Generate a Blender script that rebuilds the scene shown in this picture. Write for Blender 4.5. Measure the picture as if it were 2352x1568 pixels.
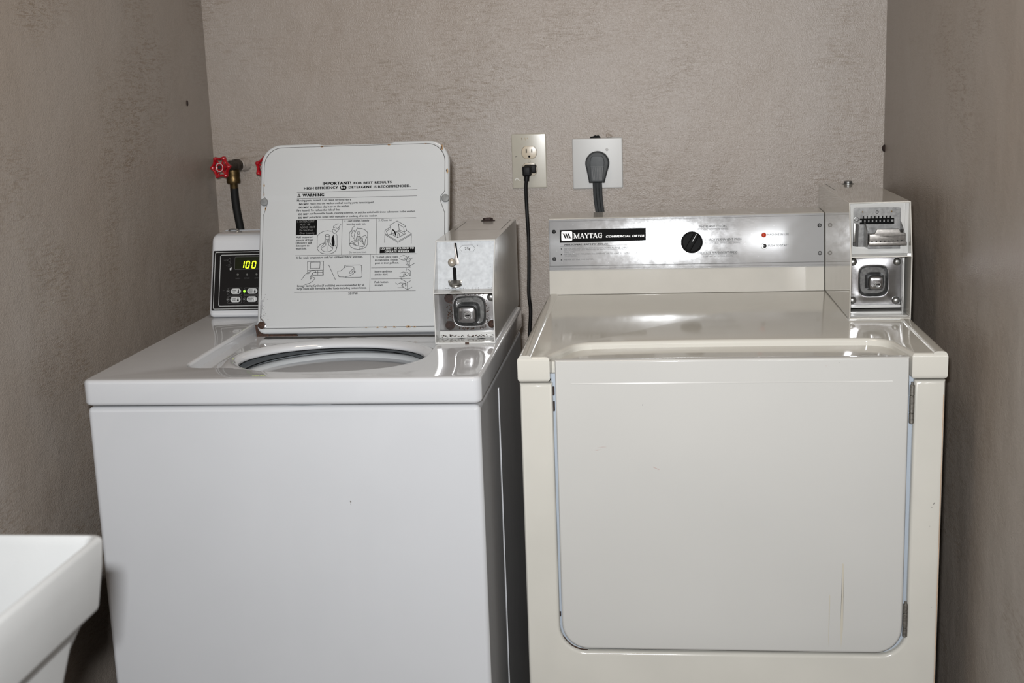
import bpy, bmesh, math, random
from mathutils import Matrix, Vector

random.seed(7)
SC = bpy.context.scene
COL = SC.collection
for _o in list(bpy.data.objects):
    bpy.data.objects.remove(_o)

# ------------------------------------------------------------------ camera
cam = bpy.data.cameras.new('camera')
cam.sensor_width = 36.0
cam.lens = 44.573
cam.clip_start = 0.05
cam.dof.use_dof = True
cam.dof.focus_distance = 2.3
cam.dof.aperture_fstop = 6.3
camo = bpy.data.objects.new('camera', cam)
COL.objects.link(camo)
_r = Vector((0.9934795, 0.10874918, -0.03423592))
_u = Vector((0.01190521, 0.19969173, 0.97978644))
_f = Vector((-0.11338761, 0.97380533, -0.19709496))
_m = Matrix.Identity(4)
for _i in range(3):
    _m[_i][0] = _r[_i]; _m[_i][1] = _u[_i]; _m[_i][2] = -_f[_i]
_m.translation = Vector((0.0, -2.92195, 1.37206))
camo.matrix_world = _m
SC.camera = camo

# ------------------------------------------------------------------ light
W = bpy.data.worlds.new('world')
SC.world = W
W.use_nodes = True
W.node_tree.nodes['Background'].inputs[0].default_value = (1.0, 0.80, 0.62, 1)
W.node_tree.nodes['Background'].inputs[1].default_value = 0.25

# the flash on the camera: the one strong light of the photograph
fl = bpy.data.lights.new('camera_flash', 'AREA')
fl.shape = 'RECTANGLE'
fl.size = 0.06
fl.size_y = 0.035
fl.energy = 34.0
fl.spread = math.radians(138)
fl.color = (0.985, 0.995, 1.0)
flo = bpy.data.objects.new('camera_flash', fl)
COL.objects.link(flo)
flo.location = (-0.042, -2.915, 1.462)
flo.rotation_euler = (Vector((-0.12, 0.0, 1.22)) - Vector(flo.location)).to_track_quat('-Z', 'Y').to_euler()

# the weak warm room light overhead
rl = bpy.data.lights.new('ceiling_lamp', 'AREA')
rl.shape = 'DISK'
rl.size = 0.45
rl.energy = 5.0
rl.color = (1.0, 0.86, 0.70)
rlo = bpy.data.objects.new('ceiling_lamp', rl)
COL.objects.link(rlo)
rlo.location = (-0.25, -1.10, 2.46)

SC.view_settings.view_transform = 'Standard'
SC.view_settings.look = 'None'
SC.view_settings.exposure = 0.0
SC.view_settings.gamma = 1.0
SC.view_settings.use_curve_mapping = False

# ------------------------------------------------------------------ materials
def nmat(name):
    m = bpy.data.materials.new(name)
    m.use_nodes = True
    nt = m.node_tree
    return m, nt, nt.nodes['Principled BSDF']

def mat(name, base, rough=0.4, metal=0.0, spec=0.5, var=0.0, vscale=6.0, bump=0.0, bscale=200.0, emit=None, estr=0.0, coat=0.0):
    m, nt, b = nmat(name)
    b.inputs['Base Color'].default_value = (*base, 1)
    b.inputs['Roughness'].default_value = rough
    b.inputs['Metallic'].default_value = metal
    b.inputs['Specular IOR Level'].default_value = spec
    if coat:
        b.inputs['Coat Weight'].default_value = coat
        b.inputs['Coat Roughness'].default_value = 0.04
    if emit:
        b.inputs['Emission Color'].default_value = (*emit, 1)
        b.inputs['Emission Strength'].default_value = estr
    if var or bump:
        tc = nt.nodes.new('ShaderNodeTexCoord')
    if var:
        n = nt.nodes.new('ShaderNodeTexNoise')
        n.inputs['Scale'].default_value = vscale
        n.inputs['Detail'].default_value = 5
        nt.links.new(tc.outputs['Object'], n.inputs['Vector'])
        r = nt.nodes.new('ShaderNodeValToRGB')
        r.color_ramp.elements[0].position = 0.3
        r.color_ramp.elements[1].position = 0.7
        r.color_ramp.elements[0].color = (*[c * (1 - var) for c in base], 1)
        r.color_ramp.elements[1].color = (*[min(1, c * (1 + var)) for c in base], 1)
        nt.links.new(n.outputs['Fac'], r.inputs[0])
        nt.links.new(r.outputs[0], b.inputs['Base Color'])
    if bump:
        n2 = nt.nodes.new('ShaderNodeTexNoise')
        n2.inputs['Scale'].default_value = bscale
        n2.inputs['Detail'].default_value = 3
        nt.links.new(tc.outputs['Object'], n2.inputs['Vector'])
        bp = nt.nodes.new('ShaderNodeBump')
        bp.inputs['Strength'].default_value = 1.0
        bp.inputs['Distance'].default_value = bump
        nt.links.new(n2.outputs['Fac'], bp.inputs['Height'])
        nt.links.new(bp.outputs[0], b.inputs['Normal'])
    return m

def plaster(name, base, flip=1.0):
    """painted, trowelled plaster: orange peel, trowel strokes and worn patches"""
    m, nt, b = nmat(name)
    N, L = nt.nodes, nt.links
    tc = N.new('ShaderNodeTexCoord')
    def noise(scale, detail, rough=0.5, vec=None, dist=0.0):
        n = N.new('ShaderNodeTexNoise')
        n.inputs['Scale'].default_value = scale
        n.inputs['Detail'].default_value = detail
        n.inputs['Roughness'].default_value = rough
        n.inputs['Distortion'].default_value = dist
        L.new(vec or tc.outputs['Object'], n.inputs['Vector'])
        return n
    def ramp(src, p0, p1, c0, c1):
        r = N.new('ShaderNodeValToRGB')
        r.color_ramp.elements[0].position = p0
        r.color_ramp.elements[1].position = p1
        r.color_ramp.elements[0].color = c0
        r.color_ramp.elements[1].color = c1
        L.new(src, r.inputs[0])
        return r
    # colour: slow drift, and short darker rubbed strokes that come in patches
    big = noise(1.7, 5, 0.6)
    mp = N.new('ShaderNodeMapping')
    mp.inputs['Rotation'].default_value = (0.0, 0.95 * flip, 0.5)
    mp.inputs['Scale'].default_value = (9.0, 9.0, 60.0)
    L.new(tc.outputs['Object'], mp.inputs['Vector'])
    strk = noise(4.0, 6, 0.7, mp.outputs[0], 1.2)
    patch = noise(3.1, 3, 0.55)
    c1 = ramp(big.outputs['Fac'], 0.32, 0.68, (*[c * q for c, q in zip(base, (0.96, 0.93, 0.90))], 1), (*[c * q for c, q in zip(base, (1.05, 1.08, 1.12))], 1))
    k1 = ramp(strk.outputs['Fac'], 0.42, 0.50, (1, 1, 1, 1), (0, 0, 0, 1))
    k2 = ramp(patch.outputs['Fac'], 0.44, 0.60, (0, 0, 0, 1), (1, 1, 1, 1))
    ml = N.new('ShaderNodeMath')
    ml.operation = 'MULTIPLY'
    L.new(k1.outputs[0], ml.inputs[0])
    L.new(k2.outputs[0], ml.inputs[1])
    mx = N.new('ShaderNodeMix')
    mx.data_type = 'RGBA'
    L.new(ml.outputs[0], mx.inputs[0])
    L.new(c1.outputs[0], mx.inputs[6])
    mx.inputs[7].default_value = (*[c * q for c, q in zip(base, (0.74, 0.69, 0.63))], 1)
    L.new(mx.outputs[2], b.inputs['Base Color'])
    b.inputs['Roughness'].default_value = 0.34
    b.inputs['Specular IOR Level'].default_value = 0.5
    # relief
    fine = noise(420.0, 2, 0.5)
    mid = noise(210.0, 3, 0.6)
    low = noise(7.0, 4, 0.5)
    prev = None
    for src, dist in ((low, 0.0060), (strk, 0.00025), (mid, 0.0007), (fine, 0.0007)):
        bp = N.new('ShaderNodeBump')
        bp.inputs['Strength'].default_value = 0.85
        bp.inputs['Distance'].default_value = dist
        L.new(src.outputs['Fac'], bp.inputs['Height'])
        if prev:
            L.new(prev.outputs[0], bp.inputs['Normal'])
        prev = bp
    L.new(prev.outputs[0], b.inputs['Normal'])
    return m

def brushed(name, base, rough=0.26, aniso=0.6, scr=0.0):
    m, nt, b = nmat(name)
    N, L = nt.nodes, nt.links
    b.inputs['Base Color'].default_value = (*base, 1)
    b.inputs['Metallic'].default_value = 0.55
    b.inputs['Anisotropic'].default_value = aniso
    b.inputs['Anisotropic Rotation'].default_value = 0.25
    cx = N.new('ShaderNodeCombineXYZ')
    cx.inputs[0].default_value = 1.0
    L.new(cx.outputs[0], b.inputs['Tangent'])
    tc = N.new('ShaderNodeTexCoord')
    mp = N.new('ShaderNodeMapping')
    mp.inputs['Scale'].default_value = (3.0, 60.0, 60.0)
    L.new(tc.outputs['Object'], mp.inputs['Vector'])
    n = N.new('ShaderNodeTexNoise')
    n.inputs['Scale'].default_value = 12.0
    n.inputs['Detail'].default_value = 6
    L.new(mp.outputs[0], n.inputs['Vector'])
    n2 = N.new('ShaderNodeTexNoise')
    n2.inputs['Scale'].default_value = 60.0
    n2.inputs['Detail'].default_value = 6
    n2.inputs['Roughness'].default_value = 0.7
    L.new(tc.outputs['Object'], n2.inputs['Vector'])
    mr = N.new('ShaderNodeMapRange')
    mr.inputs[1].default_value = 0.35
    mr.inputs[2].default_value = 0.65
    mr.inputs[3].default_value = rough * 0.85
    mr.inputs[4].default_value = rough * 1.2
    L.new(n2.outputs['Fac'], mr.inputs[0])
    L.new(mr.outputs[0], b.inputs['Roughness'])
    bp = N.new('ShaderNodeBump')
    bp.inputs['Strength'].default_value = 0.5
    bp.inputs['Distance'].default_value = 0.00005
    L.new(n.outputs['Fac'], bp.inputs['Height'])
    L.new(bp.outputs[0], b.inputs['Normal'])
    return m

def rusty(name, c0, c1, scale=300.0, rough=0.8):
    m, nt, b = nmat(name)
    N, L = nt.nodes, nt.links
    tc = N.new('ShaderNodeTexCoord')
    n = N.new('ShaderNodeTexNoise')
    n.inputs['Scale'].default_value = scale
    n.inputs['Detail'].default_value = 6
    L.new(tc.outputs['Object'], n.inputs['Vector'])
    r = N.new('ShaderNodeValToRGB')
    r.color_ramp.elements[0].position = 0.35
    r.color_ramp.elements[1].position = 0.65
    r.color_ramp.elements[0].color = (*c0, 1)
    r.color_ramp.elements[1].color = (*c1, 1)
    L.new(n.outputs['Fac'], r.inputs[0])
    L.new(r.outputs[0], b.inputs['Base Color'])
    b.inputs['Roughness'].default_value = rough
    bp = N.new('ShaderNodeBump')
    bp.inputs['Distance'].default_value = 0.0005
    L.new(n.outputs['Fac'], bp.inputs['Height'])
    L.new(bp.outputs[0], b.inputs['Normal'])
    return m

WALLC = (0.266, 0.230, 0.199)
M_wall = plaster('painted_plaster', WALLC)
M_wall2 = plaster('painted_plaster_side', WALLC, -1.0)
M_floor = mat('concrete_floor', (0.20, 0.185, 0.17), 0.6, var=0.25, vscale=9, bump=0.0005, bscale=150)
M_ceil = mat('ceiling_paint', (0.45, 0.42, 0.39), 0.7, bump=0.0005, bscale=90)
M_white = mat('white_enamel', (0.478, 0.487, 0.506), 0.06, spec=0.75, var=0.02, vscale=5, bump=0.00035, bscale=9)
M_lid = mat('lid_enamel', (0.415, 0.427, 0.435), 0.10, spec=0.5, var=0.02, vscale=5, bump=0.00025, bscale=11)
M_cream = mat('cream_enamel', (0.495, 0.480, 0.438), 0.10, spec=0.5, var=0.025, vscale=5, bump=0.0003, bscale=8)
M_door = mat('door_enamel', (0.444, 0.440, 0.424), 0.10, spec=0.5, var=0.02, vscale=4, bump=0.0003, bscale=7)
M_yell = mat('yellowed_enamel', (0.478, 0.465, 0.425), 0.10, spec=0.5, var=0.035, vscale=7, bump=0.0003, bscale=8)
M_inner = mat('bluish_white_metal', (0.33, 0.37, 0.42), 0.4, spec=0.5)
M_boxw = mat('coin_box_white', (0.45, 0.45, 0.44), 0.10, spec=0.5, var=0.02, vscale=30, bump=0.00015, bscale=25)
M_boxc = mat('coin_box_cream', (0.47, 0.455, 0.42), 0.04, spec=1.0, var=0.02, vscale=30, bump=0.0001, bscale=14)
M_zinc = mat('zinc_plate', (0.34, 0.352, 0.365), 0.55, metal=0.25, spec=0.3, var=0.12, vscale=120, bump=0.00012, bscale=220)
M_chrome = mat('bright_steel', (0.36, 0.36, 0.37), 0.22, metal=1.0, var=0.08, vscale=160, bump=0.0002, bscale=70)
M_dish = mat('dark_shaded_steel', (0.13, 0.13, 0.128), 0.30, metal=0.75, var=0.35, vscale=180, bump=0.0002, bscale=120)  # dark steel; in the vault dish its colour stands in for shade
M_mech = mat('mechanism_steel', (0.17, 0.17, 0.168), 0.36, metal=0.6, var=0.25, vscale=140, bump=0.00015, bscale=150)
M_steel = mat('grey_steel', (0.36, 0.36, 0.35), 0.32, metal=1.0, var=0.2, vscale=250, bump=0.0001, bscale=300)
M_dull = mat('dull_steel', (0.22, 0.21, 0.19), 0.42, metal=0.8, var=0.3, vscale=300)
M_nick = mat('nickel_knob', (0.36, 0.325, 0.275), 0.34, metal=0.45, spec=0.7)
M_alu = brushed('brushed_aluminium', (0.50, 0.51, 0.525), 0.155, 0.3)
M_black = mat('black_print', (0.003, 0.003, 0.003), 0.6, spec=0.06)
M_grey = mat('grey_print', (0.10, 0.10, 0.10), 0.6, spec=0.15)
M_lgrey = mat('light_grey_print', (0.42, 0.43, 0.43), 0.4)
M_whitep = mat('white_print', (0.75, 0.75, 0.75), 0.4)
M_dimp = mat('dim_print', (0.06, 0.06, 0.06), 0.45)
M_panel = mat('black_panel', (0.006, 0.006, 0.0065), 0.22, spec=0.4)
M_plas = mat('black_plastic', (0.005, 0.005, 0.005), 0.22, spec=0.2)
M_knob = mat('black_knob', (0.004, 0.004, 0.004), 0.5, spec=0.06)
M_cordk = mat('black_cord', (0.006, 0.006, 0.006), 0.5, spec=0.2)
M_faint = mat('worn_white_print', (0.14, 0.14, 0.14), 0.6)
M_rubber = mat('black_rubber', (0.007, 0.007, 0.007), 0.65, spec=0.2)
M_plugb = mat('black_plug', (0.006, 0.006, 0.006), 0.5, spec=0.15)
M_gplug = mat('grey_plug', (0.028, 0.031, 0.033), 0.5, spec=0.3, var=0.12, vscale=90, bump=0.0002, bscale=250)
M_gplug2 = mat('grey_plug_face', (0.045, 0.050, 0.054), 0.5, spec=0.35, var=0.12, vscale=160)
M_gasket = mat('dark_gap', (0.03, 0.028, 0.026), 0.6)
M_grime = rusty('grime', (0.006, 0.005, 0.004), (0.025, 0.020, 0.016), 140, 0.7)
M_rust = rusty('rust', (0.010, 0.004, 0.002), (0.050, 0.019, 0.008), 350)
M_rustl = rusty('rust_stain', (0.17, 0.085, 0.03), (0.34, 0.24, 0.13), 250, 0.6)
M_drust = rusty('dark_rust', (0.008, 0.004, 0.003), (0.026, 0.011, 0.008), 400)
M_tubw = mat('tub_plastic', (0.42, 0.43, 0.44), 0.22, spec=0.5)
M_tubd = mat('tub_wall_grey', (0.15, 0.162, 0.172), 0.35)
M_bask = mat('basket_enamel', (0.46, 0.57, 0.64), 0.2, spec=0.5)
M_ivory = mat('ivory_plastic', (0.36, 0.340, 0.290), 0.22, spec=0.5, var=0.03, vscale=60)
M_ivory2 = mat('ivory_receptacle', (0.45, 0.39, 0.30), 0.3, spec=0.5, var=0.06, vscale=60)
M_plate = mat('white_plate', (0.40, 0.402, 0.398), 0.38, spec=0.5)
M_red = mat('red_paint', (0.32, 0.006, 0.012), 0.22, spec=0.5, var=0.12, vscale=120)
M_brass = mat('tarnished_brass', (0.095, 0.062, 0.026), 0.40, metal=0.85, var=0.35, vscale=180, bump=0.0003, bscale=200)
M_dbrass = mat('dark_brass', (0.05, 0.04, 0.033), 0.45, metal=0.5, var=0.35, vscale=180, bump=0.0004, bscale=200)
M_pipe = mat('painted_pipe', (0.32, 0.28, 0.25), 0.4, var=0.2, vscale=150, bump=0.0006, bscale=180)
M_sink = mat('white_polypropylene', (0.385, 0.39, 0.39), 0.55, spec=0.35, var=0.02, vscale=20, bump=0.00015, bscale=300)
M_led = mat('led_off', (0.09, 0.09, 0.085), 0.4)
M_ledg = mat('led_green', (0.10, 0.5, 0.02), 0.4, emit=(0.33, 1.0, 0.03), estr=1.6)
M_ledr = mat('led_red', (0.42, 0.03, 0.008), 0.15, spec=0.6)
M_digit = mat('lit_digits', (0.3, 0.5, 0.0), 0.4, emit=(0.80, 1.0, 0.02), estr=2.4)
M_disp = mat('display_window', (0.006, 0.009, 0.002), 0.25)
M_scuff = mat('scuff', (0.17, 0.16, 0.15), 0.6)
M_pink = mat('pink_scuff', (0.37, 0.28, 0.26), 0.5)
M_stain = mat('drip_stain', (0.435, 0.410, 0.350), 0.2)

# ------------------------------------------------------------------ mesh helpers
def fr(o, th=0.0):
    """plane frame: x along the room, y up the (leaning) face, z out of the face towards the front"""
    t = math.radians(th)
    e = ((1, 0, 0), (0, math.sin(t), math.cos(t)), (0, -math.cos(t), math.sin(t)))
    m = Matrix.Identity(4)
    for i in range(3):
        for j in range(3):
            m[j][i] = e[i][j]
    m.translation = Vector(o)
    return m

def up(o):
    return Matrix.Translation(Vector(o))

WALLF = fr((0, 0, 0))
LIDF = fr((0, -0.5853, 0.920), 18)
CONF = fr((0, -0.277, 0.9364), 7.6)
WCF = fr((0, -0.469, 0.931), 20)

def BM():
    return bmesh.new()

def rbox(bm, x0, x1, y0, y1, z0, z1, r=0.0, seg=3, mi=0, M=None):
    g = bmesh.ops.create_cube(bm, size=1.0)
    vs = g['verts']
    for v in vs:
        v.co = Vector(((x0 + x1) / 2 + v.co.x * (x1 - x0), (y0 + y1) / 2 + v.co.y * (y1 - y0), (z0 + z1) / 2 + v.co.z * (z1 - z0)))
        if M is not None:
            v.co = M @ v.co
    fs = set(f for v in vs for f in v.link_faces)
    for f in fs:
        f.material_index = mi
    if r > 0:
        es = list(set(e for v in vs for e in v.link_edges))
        res = bmesh.ops.bevel(bm, geom=es, offset=r, segments=seg, profile=0.5, affect='EDGES')
        for f in res['faces']:
            f.material_index = mi

def prism(bm, poly, h0, h1, M, r=0.0, seg=3, mi=0):
    """polygon in the local xy plane of M, extruded from local z=h0 to h1; optional bevel on every edge"""
    a = [bm.verts.new(M @ Vector((p[0], p[1], h0))) for p in poly]
    b = [bm.verts.new(M @ Vector((p[0], p[1], h1))) for p in poly]
    n = len(poly)
    fs = [bm.faces.new(a[::-1]), bm.faces.new(b)]
    for i in range(n):
        fs.append(bm.faces.new((a[i], a[(i + 1) % n], b[(i + 1) % n], b[i])))
    for f in fs:
        f.material_index = mi
    if r > 0:
        es = list(set(e for f in fs for e in f.edges))
        res = bmesh.ops.bevel(bm, geom=es, offset=r, segments=seg, profile=0.5, affect='EDGES')
        for f in res['faces']:
            f.material_index = mi

YZ = Matrix(((0, 0, 1, 0), (1, 0, 0, 0), (0, 1, 0, 0), (0, 0, 0, 1)))   # local (y, z, x) -> world

def rrect(x0, x1, y0, y1, r, n=7):
    rs = r if isinstance(r, (tuple, list)) else (r, r, r, r)     # bl, br, tr, tl
    out = []
    for (cx, cy, a0, rr) in ((x0 + rs[0], y0 + rs[0], math.pi, rs[0]), (x1 - rs[1], y0 + rs[1], 1.5 * math.pi, rs[1]),
                             (x1 - rs[2], y1 - rs[2], 0, rs[2]), (x0 + rs[3], y1 - rs[3], 0.5 * math.pi, rs[3])):
        for i in range(n):
            a = a0 + i / (n - 1) * math.pi / 2
            out.append((cx + rr * math.cos(a), cy + rr * math.sin(a)))
    return out

def circ(cx, cy, r, n=32, ry=None):
    ry = r if ry is None else ry
    return [(cx + r * math.cos(2 * math.pi * i / n), cy + ry * math.sin(2 * math.pi * i / n)) for i in range(n)]

def smooth(pts, k=4, closed=False):
    n = len(pts)
    V = [Vector(p) for p in pts]
    out = []
    rng = n if closed else n - 1
    for i in range(rng):
        p1, p2 = V[i], V[(i + 1) % n]
        p0 = V[i - 1] if (closed or i > 0) else p1 * 2 - p2
        p3 = V[(i + 2) % n] if (closed or i + 2 < n) else p2 * 2 - p1
        for j in range(k):
            t = j / k
            out.append(0.5 * ((2 * p1) + (p2 - p0) * t + (2 * p0 - 5 * p1 + 4 * p2 - p3) * t * t + (3 * p1 - p0 - 3 * p2 + p3) * t ** 3))
    if not closed:
        out.append(V[-1])
    return [tuple(v) for v in out]

def from_curve(cu):
    """the filled curve as a bmesh of its own"""
    ob = bpy.data.objects.new('tmp', cu)
    COL.objects.link(ob)
    dg = bpy.context.evaluated_depsgraph_get()
    me = bpy.data.meshes.new_from_object(ob.evaluated_get(dg))
    bpy.data.objects.remove(ob)
    bpy.data.curves.remove(cu)
    q = bmesh.new()
    q.from_mesh(me)
    bpy.data.meshes.remove(me)
    return q

def merge(bm, q, mi):
    for f in q.faces:
        f.material_index = mi
    me = bpy.data.meshes.new('tmp')
    q.to_mesh(me)
    q.free()
    bm.from_mesh(me)
    bpy.data.meshes.remove(me)

def slab(bm, loops, h0, h1, M, r=0.0, mi=0, seg=4):
    """flat plate with rounded rims, outline loops[0] and holes loops[1:], between local z h0 and h1"""
    cu = bpy.data.curves.new('tmp', 'CURVE')
    cu.dimensions = '2D'
    cu.fill_mode = 'BOTH'
    for lp in loops:
        sp = cu.splines.new('POLY')
        sp.points.add(len(lp) - 1)
        for p, q in zip(sp.points, lp):
            p.co = (q[0], q[1], 0, 1)
        sp.use_cyclic_u = True
    cu.extrude = max((h1 - h0) / 2 - r, 0.00001)
    cu.bevel_depth = r
    cu.bevel_resolution = seg
    cu.offset = -r
    q = from_curve(cu)
    bmesh.ops.remove_doubles(q, verts=q.verts, dist=1e-6)
    T = M @ Matrix.Translation((0, 0, (h0 + h1) / 2))
    for v in q.verts:
        v.co = T @ v.co
    merge(bm, q, mi)

def loft(bm, rings, mi=0, cap0=False, cap1=False, closed=True):
    R = [[bm.verts.new(Vector(p)) for p in ring] for ring in rings]
    for a, b in zip(R[:-1], R[1:]):
        n = len(a)
        for i in range(n if closed else n - 1):
            f = bm.faces.new((a[i], a[(i + 1) % n], b[(i + 1) % n], b[i]))
            f.material_index = mi
    if cap0:
        bm.faces.new(R[0][::-1]).material_index = mi
    if cap1:
        bm.faces.new(R[-1]).material_index = mi

def lathe(bm, prof, M, n=28, mi=0):
    """profile (radius, height) turned about local z of M"""
    rings = []
    for r, h in prof:
        r = max(r, 1e-5)
        rings.append([M @ Vector((r * math.cos(2 * math.pi * i / n), r * math.sin(2 * math.pi * i / n), h)) for i in range(n)])
    loft(bm, rings, mi, True, True)

def tube(bm, pts, r, n=12, mi=0, k=6):
    P = [Vector(p) for p in (smooth(pts, k) if k > 1 else pts)]
    rings = []
    up_ = Vector((0.3, 0.5, 0.81)).normalized()
    t0 = (P[1] - P[0]).normalized()
    nrm = (up_ - t0 * up_.dot(t0)).normalized()
    for i, p in enumerate(P):
        t = (P[min(i + 1, len(P) - 1)] - P[max(i - 1, 0)]).normalized()
        nrm = (nrm - t * nrm.dot(t)).normalized()
        bi = t.cross(nrm)
        rr = r[i] if isinstance(r, list) else r
        rings.append([p + (nrm * math.cos(2 * math.pi * j / n) + bi * math.sin(2 * math.pi * j / n)) * rr for j in range(n)])
    loft(bm, rings, mi, True, True)

def stroke(bm, pts, w, M, mi=0, z=0.0, closed=False):
    """printed line of width w on the face M"""
    P = [Vector((p[0], p[1])) for p in pts]
    if (P[0] - P[-1]).length < 1e-7 and len(P) > 2:
        closed = True
        P = P[:-1]
    n = len(P)
    Lf, Rt = [], []
    for i in range(n):
        a = P[i - 1] if (i > 0 or closed) else None
        b = P[(i + 1) % n] if (i < n - 1 or closed) else None
        d1 = (P[i] - a).normalized() if a is not None else None
        d2 = (b - P[i]).normalized() if b is not None else None
        d = (d1 + d2) if (d1 is not None and d2 is not None) else (d1 or d2)
        if d.length < 1e-6:
            d = d2
        d = d.normalized()
        nn = Vector((-d.y, d.x))
        base = d2 or d1
        c = abs(nn.dot(Vector((-base.y, base.x))))
        o = nn * (w / 2) / max(c, 0.5)
        Lf.append(bm.verts.new(M @ Vector((P[i].x + o.x, P[i].y + o.y, z))))
        Rt.append(bm.verts.new(M @ Vector((P[i].x - o.x, P[i].y - o.y, z))))
    for i in range(n if closed else n - 1):
        j = (i + 1) % n
        f = bm.faces.new((Rt[i], Rt[j], Lf[j], Lf[i]))
        f.material_index = mi

def fillp(bm, pts, M, mi=0, z=0.0):
    P = list(pts)
    if abs(P[0][0] - P[-1][0]) < 1e-7 and abs(P[0][1] - P[-1][1]) < 1e-7:
        P = P[:-1]
    area = sum(P[i][0] * P[(i + 1) % len(P)][1] - P[(i + 1) % len(P)][0] * P[i][1] for i in range(len(P)))
    if area < 0:
        P = P[::-1]
    f = bm.faces.new([bm.verts.new(M @ Vector((p[0], p[1], z))) for p in P])
    f.material_index = mi
    if len(P) > 4:
        bmesh.ops.triangulate(bm, faces=[f])

def pairs(flat):
    return [(flat[i], flat[i + 1]) for i in range(0, len(flat), 2)]

_CAP = []
def write(bm, s, x0, x1, v, h, wt, M, mi=0, z=0.0):
    """one line of lettering from x0 to x1 on baseline v with capital height h; wt = boldness, 5 = bold italic"""
    def tx(body):
        cu = bpy.data.curves.new('tmp', 'FONT')
        cu.body = body
        cu.size = 1.0
        cu.resolution_u = 3
        return cu
    if not _CAP:
        q = from_curve(tx('H'))
        _CAP.append(max(w.co.y for w in q.verts))
        q.free()
    # boldness by overprinting the same line with small shifts
    sh = ([(0, 0)], [(-.035, 0), (.035, 0)], [(-.09, 0), (-.03, .03), (.03, -.03), (.09, 0)], [(-.10, 0), (-.05, .03), (0, -.03), (.05, .03), (.10, 0)], None, [(-.08, 0), (0, .03), (.08, 0)])[wt]
    for k, (dx, dy) in enumerate(sh):
        cu = tx(s)
        if wt == 5:
            cu.shear = 0.30
        if len(sh) > 2:
            cu.space_character = 1.14
        q = from_curve(cu)
        a = min(w.co.x for w in q.verts)
        b = max(w.co.x for w in q.verts)
        pad = h * sh[-1][0]
        sx = (x1 - x0 - 2 * pad) / (b - a)
        sy = h * (0.93 if len(sh) > 2 else 1.0) / _CAP[0]
        for w in q.verts:
            w.co = M @ Vector((x0 + pad + dx * h + (w.co.x - a) * sx, v + dy * h + w.co.y * sy, z + k * 0.00003))
        merge(bm, q, mi)

def root(name, label, cat, loc, group=None):
    o = bpy.data.objects.new(name, None)
    o.empty_display_size = 0.05
    o.location = loc
    COL.objects.link(o)
    o['label'] = label
    o['category'] = cat
    if group:
        o['group'] = group
    return o

def wloc(o):
    v = Vector(o.location)
    while o.parent:
        o = o.parent
        v = v + Vector(o.location)
    return v

def obj(name, bm, mats, parent=None, label=None, ang=32, wn=False, base=None):
    """link one mesh object; geometry is given in world metres"""
    me = bpy.data.meshes.new(name)
    bmesh.ops.recalc_face_normals(bm, faces=bm.faces)
    org = wloc(parent) if parent else Vector(base or (0, 0, 0))
    if base is not None:
        org = Vector(base)
    bmesh.ops.translate(bm, verts=bm.verts, vec=-org)
    bm.to_mesh(me)
    bm.free()
    for m in (mats if isinstance(mats, (list, tuple)) else [mats]):
        me.materials.append(m)
    me.shade_smooth()
    me.set_sharp_from_angle(angle=math.radians(ang))
    o = bpy.data.objects.new(name, me)
    COL.objects.link(o)
    if parent:
        o.parent = parent
        o.location = org - wloc(parent)
    else:
        o.location = org
    if label:
        o['label'] = label
    if wn is True:
        md = o.modifiers.new('weighted_normals', 'WEIGHTED_NORMAL')
        md.weight = 100
        md.keep_sharp = True
    return o

def struct(o):
    o['kind'] = 'structure'
    return o

def tag(o, label, cat, group=None):
    o['label'] = label
    o['category'] = cat
    if group:
        o['group'] = group
    return o

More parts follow.
